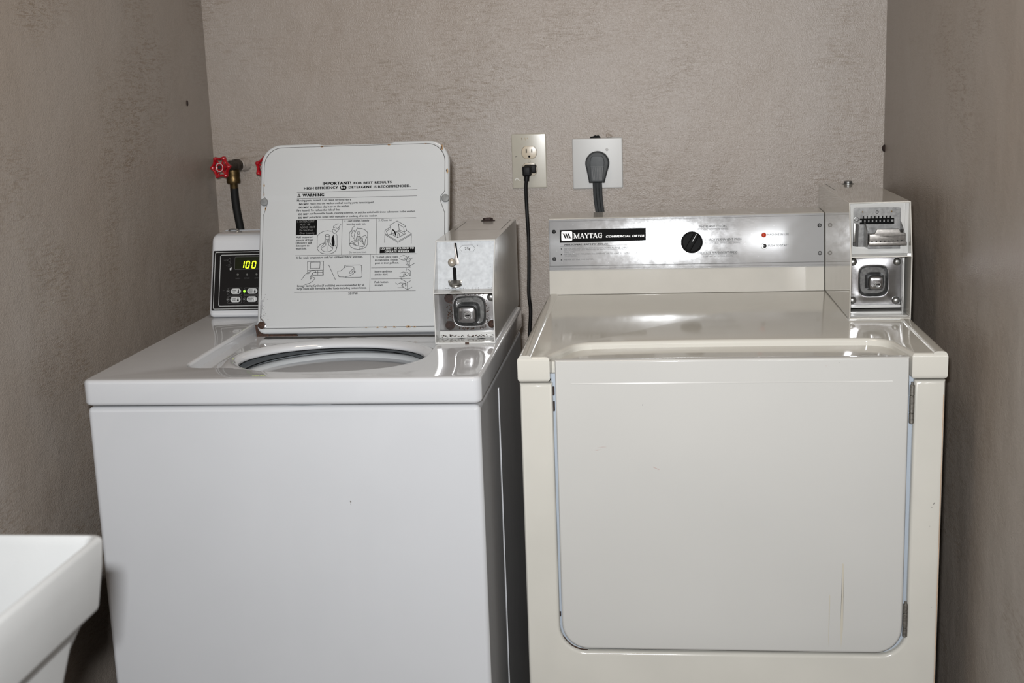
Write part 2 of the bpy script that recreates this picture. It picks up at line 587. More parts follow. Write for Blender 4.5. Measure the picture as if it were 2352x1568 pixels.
# lettering and line drawings, metres in the plane of the face they are printed on
DATA = {
    'lt': [
        ['IMPORTANT!',-0.6428,-0.5859,0.2902,0.0061,2],
        ['FOR BEST RESULTS',-0.5811,-0.5058,0.2905,0.0045,2],
        ['HIGH EFFICIENCY',-0.6801,-0.6118,0.2822,0.005,2],
        ['DETERGENT IS RECOMMENDED.',-0.591,-0.4686,0.282,0.0049,2],
        ['WARNING',-0.6826,-0.6391,0.2681,0.0058,3],
        ['Moving parts hazard. Can cause serious injury',-0.6933,-0.5854,0.2586,0.004,1],
        ['DO NOT',-0.6891,-0.6694,0.2516,0.0035,3],
        ['reach into the washer until all moving parts have stopped.',-0.6674,-0.5402,0.2521,0.0037,1],
        ['DO NOT',-0.6893,-0.6692,0.2452,0.0035,3],
        ['let children play in or on the washer.',-0.6673,-0.5884,0.2456,0.0037,1],
        ['Fire hazard. To reduce the risk of fire:',-0.6932,-0.6074,0.2388,0.004,1],
        ['DO NOT',-0.6894,-0.6693,0.2317,0.0035,3],
        ['put flammable liquids, cleaning solvents, or articles soiled with these substances in the washer.',-0.6677,-0.4586,0.2324,0.0037,1],
        ['DO NOT',-0.6897,-0.6695,0.2248,0.0035,3],
        ['put articles soiled with vegetable or cooking oil in the washer.',-0.6679,-0.5329,0.2254,0.0037,1],
        ['Add measured',-0.6934,-0.6613,0.1861,0.0037,1],
        ['amount of High',-0.6936,-0.6599,0.1804,0.0037,1],
        ['Efficiency',-0.6938,-0.6718,0.1748,0.0037,1],
        ['detergent to',-0.6937,-0.6673,0.1694,0.0037,1],
        ['wash tub.',-0.6938,-0.6724,0.1637,0.0037,1],
        ['2. Load clothes loosely',-0.5986,-0.5492,0.2161,0.004,1],
        ['into the wash tub.',-0.5934,-0.556,0.2101,0.0035,1],
        ['Do not overload.',-0.588,-0.5536,0.1546,0.0035,0],
        ['3. Close lid.',-0.5307,-0.5046,0.2161,0.004,0],
        ['4. Set wash temperature and / or soil level / fabric selection.',-0.6926,-0.5606,0.1456,0.004,1],
        ['Energy Saving Cycles (if available) are recommended for all',-0.6893,-0.5571,0.0904,0.0039,1],
        ['large loads and normally soiled loads including cotton linens.',-0.6895,-0.5526,0.0849,0.0039,1],
        ['5. To start, place coins',-0.5416,-0.4922,0.1442,0.0039,1],
        ['in coin slots. If slide,',-0.5368,-0.4913,0.1382,0.0038,1],
        ['push in then pull out.',-0.5367,-0.4897,0.1324,0.0038,1],
        ['Insert card into',-0.5371,-0.5034,0.1159,0.0038,1],
        ['slot to start.',-0.537,-0.5108,0.1104,0.0038,1],
        ['Push button',-0.537,-0.5105,0.0953,0.0038,1],
        ['to start.',-0.5369,-0.5203,0.0895,0.0038,1],
        ['201760',-0.5883,-0.5701,0.0742,0.0039,1],
    ],
    'lw': [
        ['1. DETERGENT',-0.692,-0.6574,0.2168,0.0038,0],
        ['MUST BE',-0.6862,-0.6661,0.2109,0.0038,0],
        ['ADDED FIRST',-0.6864,-0.6559,0.2053,0.0038,0],
        ['Do Not Pour',-0.6868,-0.6603,0.1996,0.0038,0],
        ['Over Laundry',-0.6867,-0.657,0.194,0.0038,0],
        ['LID MUST BE CLOSED TO',-0.526,-0.4609,0.1604,0.0038,2],
        ['OPERATE WASHER',-0.518,-0.47,0.1545,0.0038,2],
        ['he',-0.6061,-0.5974,0.2823,0.0048,2],
        ['he',-0.6685,-0.664,0.175,0.0027,1],
        ['!',-0.69,-0.6888,0.2676,0.0042,2],
    ],
    'lf': [
        [-0.6942,0.2218,-0.6522,0.2215,-0.6525,0.1922,-0.6942,0.1919],
        [-0.5276,0.1649,-0.4591,0.1643,-0.459,0.153,-0.5278,0.1533],
        [-0.5947,0.2839,-0.5951,0.2822,-0.5962,0.2808,-0.598,0.2798,-0.6002,0.2793,-0.6025,0.2793,-0.6047,0.28,-0.6065,0.2811,-0.6077,0.2826,-0.6082,0.2842,-0.6078,0.2858,-0.6066,0.2873,-0.6049,0.2883,-0.6027,0.2888,-0.6004,0.2887,-0.5981,0.2881,-0.5963,0.287,-0.5952,0.2855,-0.5947,0.2839],
        [-0.6626,0.1761,-0.6628,0.1753,-0.6634,0.1747,-0.6644,0.1742,-0.6656,0.174,-0.6669,0.174,-0.6681,0.1743,-0.6691,0.1748,-0.6697,0.1755,-0.67,0.1762,-0.6697,0.177,-0.6691,0.1777,-0.6681,0.1781,-0.6669,0.1784,-0.6657,0.1783,-0.6645,0.1781,-0.6635,0.1775,-0.6628,0.1769,-0.6626,0.1761],
        [-0.6935,0.2669,-0.6854,0.2672,-0.6895,0.2745],
        [-0.619,0.1921,-0.6228,0.1857,-0.6232,0.1794,-0.6219,0.172,-0.6206,0.1687,-0.6181,0.1689,-0.6167,0.1733,-0.6168,0.1792,-0.6184,0.1856],
    ],
    'll': [
        [-0.6937,0.2765,-0.4554,0.2767],
        [-0.6934,0.2646,-0.4558,0.2641],
        [-0.6945,0.2218,-0.4573,0.2214],
        [-0.6023,0.2213,-0.6029,0.1514],
        [-0.5344,0.2213,-0.5349,0.1513],
        [-0.6946,0.1517,-0.4558,0.1509],
        [-0.5459,0.1513,-0.5464,0.0802],
        [-0.544,0.125,-0.4668,0.1244],
        [-0.5442,0.1033,-0.4668,0.103],
        [-0.6954,0.0803,-0.4567,0.0795],
        [-0.6236,0.1983,-0.6315,0.1995,-0.6389,0.1986,-0.6458,0.1951,-0.6502,0.1913,-0.6514,0.1883,-0.6512,0.1667,-0.6507,0.1637,-0.6476,0.1592,-0.6421,0.1557,-0.6337,0.1538,-0.6257,0.1541,-0.6184,0.1562,-0.614,0.1605,-0.6126,0.1644,-0.6119,0.1683,-0.6123,0.1894,-0.6146,0.1934],
        [-0.6502,0.1667,-0.6483,0.1701,-0.6444,0.1729,-0.641,0.1746,-0.6373,0.1755],
        [-0.6256,0.175,-0.6236,0.1745],
        [-0.6166,0.1714,-0.6136,0.1674,-0.6128,0.1644],
        [-0.6433,0.166,-0.6427,0.1631,-0.6397,0.1601,-0.6352,0.1582,-0.6308,0.1579,-0.6258,0.1588,-0.6219,0.1612,-0.6198,0.165],
        [-0.6276,0.1903,-0.6279,0.1895,-0.6285,0.1889,-0.6296,0.1884,-0.6309,0.1882,-0.6322,0.1882,-0.6335,0.1885,-0.6346,0.189,-0.6353,0.1897,-0.6356,0.1904,-0.6353,0.1912,-0.6347,0.1919,-0.6336,0.1923,-0.6323,0.1926,-0.6309,0.1925,-0.6296,0.1922,-0.6286,0.1917,-0.6279,0.191,-0.6276,0.1903],
        [-0.6357,0.19,-0.6354,0.1836,-0.6314,0.1817,-0.6278,0.1834,-0.6276,0.1898],
        [-0.6359,0.1831,-0.6368,0.1762,-0.6389,0.1723,-0.6429,0.169,-0.6436,0.1665],
        [-0.6347,0.1821,-0.6347,0.1717,-0.6369,0.1688,-0.6428,0.1658],
        [-0.6285,0.1824,-0.6285,0.1716,-0.6265,0.1696,-0.6205,0.1653,-0.6196,0.1685],
        [-0.6272,0.1829,-0.6261,0.1755,-0.6236,0.1715,-0.6206,0.169],
        [-0.6317,0.1815,-0.6306,0.179,-0.633,0.1737,-0.6319,0.1687,-0.6318,0.1579],
        [-0.6211,0.2019,-0.6221,0.199,-0.619,0.194,-0.6165,0.1937,-0.6141,0.1959,-0.6152,0.1994,-0.6182,0.2014,-0.6211,0.2019],
        [-0.6099,0.2133,-0.6154,0.2112,-0.6188,0.2088,-0.62,0.2068,-0.6192,0.2039],
        [-0.6192,0.2044,-0.6163,0.2065,-0.6138,0.206,-0.6152,0.2018,-0.6093,0.2051,-0.6069,0.2095,-0.6045,0.2119],
        [-0.6088,0.2051,-0.608,0.2026,-0.6141,0.1956],
        [-0.5729,0.203,-0.564,0.2025,-0.5574,0.1997,-0.5527,0.1953,-0.552,0.1921,-0.552,0.1718,-0.5543,0.1666,-0.5608,0.1628,-0.5699,0.1614,-0.5778,0.1629,-0.5845,0.1666,-0.5872,0.1712,-0.588,0.1915,-0.5869,0.1961,-0.5837,0.199],
        [-0.5779,0.2077,-0.5824,0.2039,-0.5833,0.198,-0.5823,0.1947,-0.5848,0.1902,-0.5768,0.1808],
        [-0.5729,0.205,-0.5735,0.2017,-0.577,0.1939,-0.5786,0.1887,-0.5765,0.1821],
        [-0.5816,0.196,-0.5804,0.1986,-0.5771,0.1992,-0.579,0.1959],
        [-0.5666,0.1937,-0.5668,0.1929,-0.5673,0.1922,-0.5681,0.1917,-0.5692,0.1914,-0.5703,0.1914,-0.5713,0.1918,-0.5722,0.1923,-0.5727,0.193,-0.5729,0.1938,-0.5727,0.1946,-0.5722,0.1953,-0.5714,0.1958,-0.5703,0.1961,-0.5692,0.1961,-0.5682,0.1958,-0.5674,0.1952,-0.5668,0.1945,-0.5666,0.1937],
        [-0.573,0.1932,-0.5728,0.1883,-0.5697,0.1866,-0.5664,0.1881,-0.5666,0.193],
        [-0.5733,0.1873,-0.5742,0.1801,-0.58,0.174],
        [-0.5724,0.1873,-0.5727,0.1788,-0.5786,0.173],
        [-0.5674,0.1872,-0.5672,0.1793,-0.5596,0.172],
        [-0.566,0.1871,-0.5643,0.1792,-0.559,0.1746],
        [-0.5696,0.1862,-0.5693,0.1833,-0.5712,0.1787,-0.5697,0.1696],
        [-0.5647,0.1832,-0.5611,0.187,-0.5565,0.1889,-0.5532,0.1849,-0.5558,0.181,-0.5576,0.1693,-0.5602,0.1713,-0.5584,0.1778],
        [-0.5637,0.1819,-0.5617,0.1831,-0.561,0.1766],
        [-0.5859,0.1732,-0.5813,0.1741,-0.574,0.1696,-0.5661,0.1675,-0.5673,0.1623],
        [-0.5661,0.1675,-0.5608,0.1661,-0.5576,0.17],
        [-0.5872,0.1725,-0.5833,0.177,-0.5755,0.1805],
        [-0.5799,0.1711,-0.5747,0.1697],
        [-0.5083,0.2078,-0.4943,0.2159,-0.4927,0.2149,-0.4899,0.1979,-0.5048,0.1897,-0.5083,0.2078],
        [-0.4927,0.2149,-0.4782,0.2061,-0.4755,0.1963,-0.4801,0.1937,-0.4899,0.1979],
        [-0.4913,0.209,-0.4815,0.2029,-0.4801,0.1937],
        [-0.4815,0.2029,-0.4776,0.2054],
        [-0.5083,0.2035,-0.518,0.1975,-0.5179,0.1913,-0.512,0.1879],
        [-0.5082,0.2002,-0.5154,0.1962,-0.512,0.1879,-0.5055,0.191],
        [-0.5179,0.1913,-0.4923,0.1758,-0.466,0.1902,-0.4755,0.1963],
        [-0.5179,0.1894,-0.4922,0.1735,-0.466,0.1882],
        [-0.5179,0.19,-0.5183,0.1734],
        [-0.4922,0.1735,-0.4922,0.1702],
        [-0.466,0.1895,-0.4661,0.1707],
        [-0.5048,0.1897,-0.493,0.1829,-0.4781,0.1898,-0.4807,0.1931],
        [-0.5009,0.187,-0.5003,0.1909,-0.4957,0.1934,-0.4899,0.1946,-0.484,0.1925,-0.4813,0.1879],
        [-0.493,0.1829,-0.4927,0.1901,-0.4914,0.1911,-0.4895,0.19,-0.4888,0.1835],
        [-0.4927,0.1882,-0.4895,0.1881],
        [-0.6587,0.1126,-0.6378,0.1125,-0.638,0.1399,-0.6699,0.1399,-0.6694,0.1162],
        [-0.6636,0.1383,-0.6449,0.1382,-0.6453,0.1262,-0.6637,0.1262,-0.6636,0.1383],
        [-0.6695,0.1223,-0.6396,0.1224],
        [-0.657,0.1181,-0.6389,0.1181],
        [-0.6492,0.1223,-0.6491,0.1139],
        [-0.6581,0.1132,-0.6388,0.1131],
        [-0.6396,0.1224,-0.6394,0.1132],
        [-0.6816,0.104,-0.6743,0.1138,-0.6694,0.1174,-0.6614,0.1216,-0.6539,0.1214,-0.6532,0.1189,-0.6582,0.1178,-0.6625,0.1123,-0.6642,0.105,-0.6605,0.1068,-0.6631,0.1111],
        [-0.6594,0.1166,-0.6586,0.1086,-0.6543,0.1073,-0.6579,0.1018,-0.6653,0.097,-0.6746,0.0947],
        [-0.6694,0.1149,-0.6638,0.1185],
        [-0.6279,0.1327,-0.614,0.1032],
        [-0.5968,0.1271,-0.5962,0.1302,-0.5937,0.1311,-0.5652,0.1312,-0.563,0.1296,-0.5618,0.1093,-0.5636,0.1072,-0.5921,0.1068,-0.5946,0.108],
        [-0.6097,0.12,-0.6041,0.1202,-0.5974,0.1259,-0.5931,0.1286,-0.5794,0.128,-0.5778,0.1256,-0.5777,0.1206],
        [-0.6097,0.12,-0.6096,0.1151,-0.607,0.1086,-0.5946,0.108,-0.5859,0.1103,-0.578,0.1145],
        [-0.5787,0.1243,-0.5849,0.1195,-0.5873,0.1153,-0.5798,0.1158],
        [-0.5771,0.1176,-0.5772,0.1168,-0.5776,0.1162,-0.5781,0.1157,-0.5788,0.1155,-0.5796,0.1155,-0.5803,0.1157,-0.5809,0.1162,-0.5813,0.1169,-0.5814,0.1176,-0.5813,0.1184,-0.5809,0.119,-0.5804,0.1195,-0.5797,0.1197,-0.5789,0.1197,-0.5782,0.1194,-0.5776,0.1189,-0.5772,0.1183,-0.5771,0.1176],
        [-0.5777,0.12,-0.5746,0.1178,-0.5777,0.1157],
        [-0.4885,0.1468,-0.4847,0.1468,-0.4804,0.1483,-0.475,0.1455,-0.4728,0.1427],
        [-0.4896,0.142,-0.4846,0.1395,-0.4803,0.1388,-0.4754,0.1395],
        [-0.4798,0.1418,-0.4776,0.1434,-0.4754,0.1412,-0.4782,0.1407],
        [-0.4685,0.1472,-0.4728,0.1446,-0.4759,0.1369,-0.4761,0.1304,-0.4693,0.1265,-0.4591,0.1325],
        [-0.4728,0.1444,-0.4671,0.141,-0.4622,0.1436],
        [-0.4671,0.141,-0.4694,0.1346,-0.4693,0.1265],
        [-0.4759,0.1369,-0.4694,0.1346],
        [-0.4732,0.1352,-0.4729,0.1314,-0.4694,0.1297],
        [-0.4748,0.1309,-0.4729,0.1314],
        [-0.4722,0.1416,-0.4727,0.1389],
        [-0.47,0.1405,-0.4705,0.1378],
        [-0.4767,0.1093,-0.4752,0.1223,-0.4676,0.1183,-0.4675,0.1081,-0.4713,0.1109,-0.4773,0.1075],
        [-0.4746,0.1152,-0.4681,0.1116],
        [-0.4873,0.1138,-0.4806,0.1162,-0.4757,0.1139],
        [-0.4811,0.1094,-0.4805,0.1116,-0.4778,0.1121,-0.4767,0.1104],
        [-0.4811,0.1094,-0.4773,0.1077],
        [-0.4892,0.1077,-0.4854,0.106,-0.4778,0.1072],
        [-0.4864,0.103,-0.4728,0.0953,-0.4666,0.0987],
        [-0.4728,0.0953,-0.4727,0.0816,-0.4814,0.0868],
        [-0.4727,0.0816,-0.4638,0.0865],
        [-0.4961,0.0951,-0.4922,0.0921,-0.4874,0.0947,-0.4776,0.0937],
        [-0.4919,0.0856,-0.484,0.0855,-0.4814,0.0873,-0.4825,0.0917,-0.4852,0.0882],
        [-0.4825,0.0917,-0.4782,0.0927],
        [-0.4774,0.0943,-0.4755,0.0937,-0.4752,0.0889,-0.477,0.0883,-0.4774,0.0943],
    ],
    'la': [
        [-0.5036,0.1988,-0.5003,0.1968,-0.4983,0.1935,-0.4966,0.1869],
    ],
    'dt': [
        ['PERSONAL SAFETY RULES',-0.1913,-0.0991,0.1035,0.0035,5],
        ['NEVER DRY ARTICLES CONTAINING FOAM RUBBER, FLAMMABLE FLUIDS',-0.1917,-0.0258,0.096,0.0026,0],
        ['OR MATERIALS LIKE PETROLEUM AND CLEANING PRODUCTS, COOKING',-0.1918,-0.0267,0.0927,0.0026,0],
        ['OILS, ETC.',-0.1915,-0.1685,0.0885,0.0026,0],
        ['NEVER ALLOW CHILDREN TO OPERATE OR TO PLAY IN, WITH OR NEAR',-0.1916,-0.0324,0.084,0.0026,0],
        ['THE DRYER.',-0.1912,-0.164,0.0801,0.0026,0],
        ['NEVER SIT ON THE DRYER.',-0.1918,-0.1294,0.0724,0.0026,0],
        ['WHITES AND COLORS',0.0895,0.1468,0.1349,0.0046,0],
        ['HIGH HEAT WITH COOL DOWN',0.0864,0.1498,0.1291,0.003,0],
        ['STURDY PERMANENT PRESS',0.1022,0.1775,0.1076,0.0046,0],
        ['MEDIUM HEAT WITH COOL DOWN',0.103,0.1741,0.1008,0.003,0],
        ['DELICATE PERMANENT PRESS',0.0876,0.1685,0.0803,0.0046,0],
        ['LOW HEAT WITH COOL DOWN',0.0994,0.1589,0.0738,0.003,0],
        ['MACHINE IN USE',0.2304,0.2735,0.1154,0.004,0],
        ['PUSH TO START',0.2319,0.2734,0.093,0.004,0],
    ],
    'dw': [
        ['COMMERCIAL DRYER',-0.1035,-0.0232,0.1187,0.0043,5],
    ],
    'dl': [
        [-0.2007,0.1011,-0.0201,0.1025],
        [0.0873,0.1331,0.1485,0.1327],
        [0.103,0.1055,0.178,0.1053],
        [0.0935,0.0786,0.1673,0.0785],
    ],
    'df': [
        [-0.2001,0.1363,-0.0197,0.137,-0.0196,0.1107,-0.2003,0.1095],
        [-0.1963,0.0965,-0.1965,0.0958,-0.1972,0.0954,-0.1979,0.0954,-0.1985,0.0958,-0.1987,0.0965,-0.1985,0.0973,-0.1979,0.0977,-0.1971,0.0977,-0.1965,0.0972,-0.1963,0.0965],
        [-0.1965,0.0846,-0.1967,0.0839,-0.1974,0.0835,-0.1981,0.0835,-0.1987,0.0839,-0.1989,0.0847,-0.1987,0.0854,-0.1981,0.0858,-0.1973,0.0858,-0.1967,0.0853,-0.1965,0.0846],
        [-0.1967,0.0732,-0.1969,0.0725,-0.1975,0.072,-0.1983,0.0721,-0.1989,0.0725,-0.1991,0.0732,-0.1989,0.0739,-0.1983,0.0744,-0.1975,0.0744,-0.1969,0.0739,-0.1967,0.0732],
    ],
    'wt': [
        ['WASH',-0.8513,-0.8413,0.0804,0.0024,0],
        ['RINSE',-0.8321,-0.8213,0.0806,0.0024,0],
        ['SPIN',-0.8111,-0.8012,0.0804,0.0023,0],
    ],
}

# ================================================================== the room
XL, XR = -1.033, 0.507
b = BM(); rbox(b, XL - 0.1, XR + 0.1, 0.0, 0.1, 0.0, 2.5)
wall_back = struct(obj('wall_back', b, M_wall))
b = BM(); rbox(b, XL - 0.1, XL, -4.2, 0.0, 0.0, 2.5)
wall_left = struct(obj('wall_left', b, M_wall2))
b = BM(); rbox(b, XR, XR + 0.1, -4.2, 0.0, 0.0, 2.5)
wall_right = struct(obj('wall_right', b, M_wall2))
b = BM(); rbox(b, XL - 0.1, XR + 0.1, -4.2, 0.1, -0.1, 0.0)
struct(obj('floor', b, M_floor))
b = BM(); rbox(b, XL - 0.1, XR + 0.1, -4.2, 0.1, 2.5, 2.6)
struct(obj('ceiling', b, M_ceil))
# broken plaster above the dryer outlet
b = BM()
prism(b, [(-0.1455, 1.249), (-0.1445, 1.2535), (-0.138, 1.2545), (-0.1335, 1.257), (-0.130, 1.2555), (-0.1265, 1.2575), (-0.1225, 1.2535), (-0.1205, 1.249)], 0.0, 0.0008, WALLF)
struct(obj('plaster_hole', b, M_black, wall_back))
b = BM()
for k in range(5):
    cx, cz = -0.106 + 0.004 * (k % 3), 1.2535 + 0.003 * (k % 2)
    lathe(b, [(0.0035, 0), (0.0028, 0.0012), (0.0012, 0.002)], WALLF @ up((cx, cz, 0)), 8)
struct(obj('plaster_chip', b, M_wall, wall_back))

# nail stubs left in the side walls
b = BM()
LW = Matrix(((0, 0, 1, XL), (1, 0, 0, 0), (0, 1, 0, 0), (0, 0, 0, 1)))
lathe(b, [(0.003, -0.004), (0.0035, 0.001), (0.003, 0.0025), (0.001, 0.003)], LW @ up((-0.1463, 1.36, 0)) @ Matrix.Diagonal((1, 1.9, 1, 1)), 10)
tag(obj('nail_head', b, M_drust, base=(XL, -0.1463, 1.36)), 'dark rusty nail head in the left wall, above the red valve', 'nail')
b = BM()
RW = Matrix(((0, 0, -1, XR), (1, 0, 0, 0), (0, 1, 0, 0), (0, 0, 0, 1)))
lathe(b, [(0.0075, -0.002), (0.0085, 0.001), (0.006, 0.004), (0.0035, 0.0055), (0.001, 0.0058)], RW @ up((-0.010, 1.2094, 0)), 12)
tag(obj('wall_plug', b, M_drust, base=(XR, -0.010, 1.2094)), 'small dark plug in the right wall corner, above the dryer coin box', 'wall plug')

# ================================================================== washing machine
wm = root('washing_machine', 'white top-loading washing machine with raised lid, coin box and lit display, left of the dryer', 'washing machine', (-0.598, -0.70, 0.0))
b = BM(); rbox(b, -0.920, -0.276, -1.0165, -0.388, 0.03, 0.8855, 0.009, 4)
prism(b, rrect(-0.7835, -0.7765, 0.08, 0.857, 0.003, 4), 0, 0.0016, Matrix(((0, 0, 1, -0.2762), (1, 0, 0, 0), (0, 1, 0, 0), (0, 0, 0, 1))), 0.0006, 2)
# a chip in the enamel on the front
fillp(b, [(-0.4935, 0.7282), (-0.4912, 0.7290), (-0.4905, 0.7262), (-0.4920, 0.7248)], fr((0, -1.0165, 0)), 1, 0.0002)
fillp(b, [(-0.4928, 0.7238), (-0.4912, 0.7232), (-0.4915, 0.7215)], fr((0, -1.0165, 0)), 1, 0.0002)
obj('cabinet', b, [M_white, M_scuff], wm, wn=True)
for sx in (-0.88, -0.315):
    for sy in (-0.97, -0.43):
        b = BM(); lathe(b, [(0.022, 0.0), (0.024, 0.006), (0.020, 0.014), (0.009, 0.016), (0.009, 0.032)], up((sx, sy, 0)), 16)
        obj('foot', b, M_rubber, wm)

well = [(-0.786, -0.52), (-0.786, -0.86)]
well += smooth([(-0.786, -0.86), (-0.7845, -0.900), (-0.776, -0.920), (-0.757, -0.928), (-0.720, -0.929), (-0.690, -0.933), (-0.655, -0.951), (-0.610, -0.963), (-0.560, -0.966),
                (-0.510, -0.963), (-0.465, -0.950), (-0.430, -0.932), (-0.405, -0.912), (-0.393, -0.888), (-0.389, -0.850), (-0.389, -0.80)], 4)[1:]
well += [(-0.389, -0.52)]
b = BM(); slab(b, [rrect(-0.923, -0.273, -1.0203, -0.379, 0.014), well], 0.8885, 0.931, up((0, 0, 0)), 0.0062, seg=5)
obj('top_panel', b, M_white, wm)

# floor of the lid well with the raised mouth of the tub
ECX, ECY, ERX, ERY = -0.562, -0.815, 0.161, 0.126
b = BM()
slab(b, [[(-0.800, -0.50), (-0.800, -0.995), (-0.300, -0.995), (-0.300, -0.50)], circ(ECX, ECY, ERX + 0.034, 64, ERY + 0.034)], 0.9085, 0.9145, up((0, 0, 0)), 0.0)
prof = [(0.012, 0.9105), (0.004, 0.9112), (0.0008, 0.9130), (0.0, 0.9155), (0.002, 0.9190), (0.007, 0.9225), (0.014, 0.9250), (0.021, 0.9246), (0.028, 0.9215), (0.034, 0.9175), (0.041, 0.9148), (0.045, 0.9140)]
rings = []
for d, z in prof:
    d2 = d * 0.9
    rings.append([(ECX + (ERX + d2) * math.cos(2 * math.pi * i / 72), ECY + (ERY + d) * math.sin(2 * math.pi * i / 72), z) for i in range(72)])
loft(b, rings)
obj('lid_well', b, M_white, wm, ang=50)
b = BM()
TCY = -0.815
loft(b, [[(ECX + r * math.cos(2 * math.pi * i / 64), TCY + r * math.sin(2 * math.pi * i / 64), z) for i in range(64)] for r, z in ((0.196, 0.906), (0.196, 0.62))])
loft(b, [[(ECX + r * math.cos(2 * math.pi * i / 64), TCY + r * math.sin(2 * math.pi * i / 64), z) for i in range(64)] for r, z in ((0.196, 0.906), (0.162, 0.900))])
obj('outer_tub', b, M_tubd, wm)
b = BM()
loft(b, [[(ECX + 0.006 + r * math.cos(2 * math.pi * i / 64), TCY + r * math.sin(2 * math.pi * i / 64), z) for i in range(64)]
         for r, z in ((0.184, 0.872), (0.186, 0.882), (0.184, 0.889), (0.178, 0.8935), (0.171, 0.8930), (0.1665, 0.890), (0.1650, 0.884), (0.1645, 0.8770), (0.1655, 0.8750), (0.172, 0.874), (0.184, 0.872))])
obj('balance_ring', b, M_lid, wm, ang=60)
b = BM()
loft(b, [[(ECX + 0.006 + r * math.cos(2 * math.pi * i / 64), TCY + r * math.sin(2 * math.pi * i / 64), z) for i in range(64)]
         for r, z in ((0.1690, 0.8685), (0.1685, 0.74), (0.160, 0.63), (0.12, 0.62))], 0, False, True)
obj('wash_basket', b, M_bask, wm, ang=60)
b = BM()
lathe(b, [(0.10, 0.62), (0.085, 0.64), (0.045, 0.67), (0.036, 0.70), (0.034, 0.80), (0.038, 0.805), (0.038, 0.83), (0.030, 0.84)], up((ECX + 0.006, TCY, 0)), 24)
obj('agitator', b, M_tubw, wm)

# ---- lid
LX0, LX1, LH = -0.768, -0.3945, 0.374
out = rrect(LX0, LX1, 0.0, LH, (0.016, 0.016, 0.040, 0.040), 9)
# the shallow finger cut in the upper edge
k = [i for i, p in enumerate(out) if p[1] > LH - 1e-6]
top_r, top_l = out[k[0]], out[k[-1]]
ins = [(-0.502, LH), (-0.507, LH - 0.0022), (-0.514, LH - 0.0030), (-0.640, LH - 0.0030), (-0.647, LH - 0.0020), (-0.653, LH)]
out = out[:k[0] + 1] + ins + out[k[-1]:]
b = BM(); slab(b, [out], -0.021, 0.0, LIDF, 0.0045)
lid = obj('lid', b, M_lid, wm)
il = LX0 + 0.0068
ir = LX1 - 0.0068
inner = rrect(il, ir, 0.0098, LH - 0.0064, (0.006, 0.010, 0.036, 0.036), 9)
def notched(d):
    o = []
    for q in rrect(il + d, ir - d, 0.0098 + d, LH - 0.0064 - d, (0.006, 0.010, 0.036, 0.036), 9):
        o.append(q)
    # right side goes up between corner 2 and corner 3; left side comes down after corner 4
    nr = 18
    right = [(ir - d, 0.2300), (ir - d - 0.0012, 0.2335), (ir - d - 0.0078, 0.2520), (ir - d - 0.0088, 0.2580), (ir - d - 0.0080, 0.2625), (ir - d - 0.0020, 0.2700), (ir - d, 0.2740)]
    left = [(il + d, 0.2735), (il + d + 0.0010, 0.2705), (il + d + 0.0070, 0.2625), (il + d + 0.0080, 0.2585), (il + d + 0.0074, 0.2535), (il + d + 0.0016, 0.2360), (il + d, 0.2325)]
    o = o[:18] + smooth(right, 3) + o[18:] + smooth(left, 3)
    return o
b = BM()
slab(b, [notched(0.0)], -0.001, 0.00035, LIDF, 0.0)
for f in b.faces: f.material_index = 1
slab(b, [notched(0.0009)], -0.001, 0.0011, LIDF, 0.0004, mi=0, seg=2)
random.seed(3)
for (x, y, s) in ((-0.4005, 0.3575, 1.5), (-0.3985, 0.3125, 1.2), (-0.7600, 0.292, 0.9), (-0.7600, 0.274, 0.7), (-0.7560, 0.246, 1.0), (-0.645, 0.3668, 0.8), (-0.512, 0.3668, 0.9), (-0.440, 0.3668, 0.6),
                  (-0.470, 0.0098, 1.3), (-0.515, 0.0098, 1.0), (-0.497, 0.0098, 1.0), (-0.530, 0.0098, 0.8), (-0.458, 0.0098, 0.9), (-0.552, 0.0098, 0.7)):
    if x < -0.3990 and x > -0.402: x, y = -0.4090, 0.3585
    n = 9
    for (ff, mi, zz) in ((2.1, 3, 0.0013), (1.0, 2, 0.0015)):
        fillp(b, [(x + (0.0012 if mi == 3 and x > -0.42 else 0) + ff * s * 0.0011 * math.cos(6.283 * i / n) * (0.7 + 0.6 * random.random()) * (1.6 if y < 0.02 or y > 0.36 else 0.7),
                   y + ff * s * 0.0011 * math.sin(6.283 * i / n) * (0.7 + 0.6 * random.random()) * (0.7 if y < 0.02 or y > 0.36 else 1.7)) for i in range(n)], LIDF, mi, zz)
# dirt specks beside the hinge
for i in range(70):
    x = il + 0.002 + abs(random.gauss(0, 0.006)); y = 0.014 + abs(random.gauss(0, 0.026))
    s = random.uniform(0.0002, 0.0007)
    fillp(b, [(x + s * math.cos(6.283 * q / 6), y + s * math.sin(6.283 * q / 6) * 1.3) for q in range(6)], LIDF, 4, 0.00125)
obj('lid_liner', b, [M_lid, M_gasket, M_drust, M_rustl, M_grime], lid)
for (x, y) in ((-0.7590, 0.2590), (-0.4005, 0.2582)):
    b = BM(); lathe(b, [(0.0078, -0.001), (0.0078, 0.0024), (0.0068, 0.0036), (0.003, 0.0042)], LIDF @ up((x, y, 0)), 24)
    obj('bumper', b, mat('grey_bumper', (0.15, 0.155, 0.155), 0.5, var=0.15, vscale=200), lid)
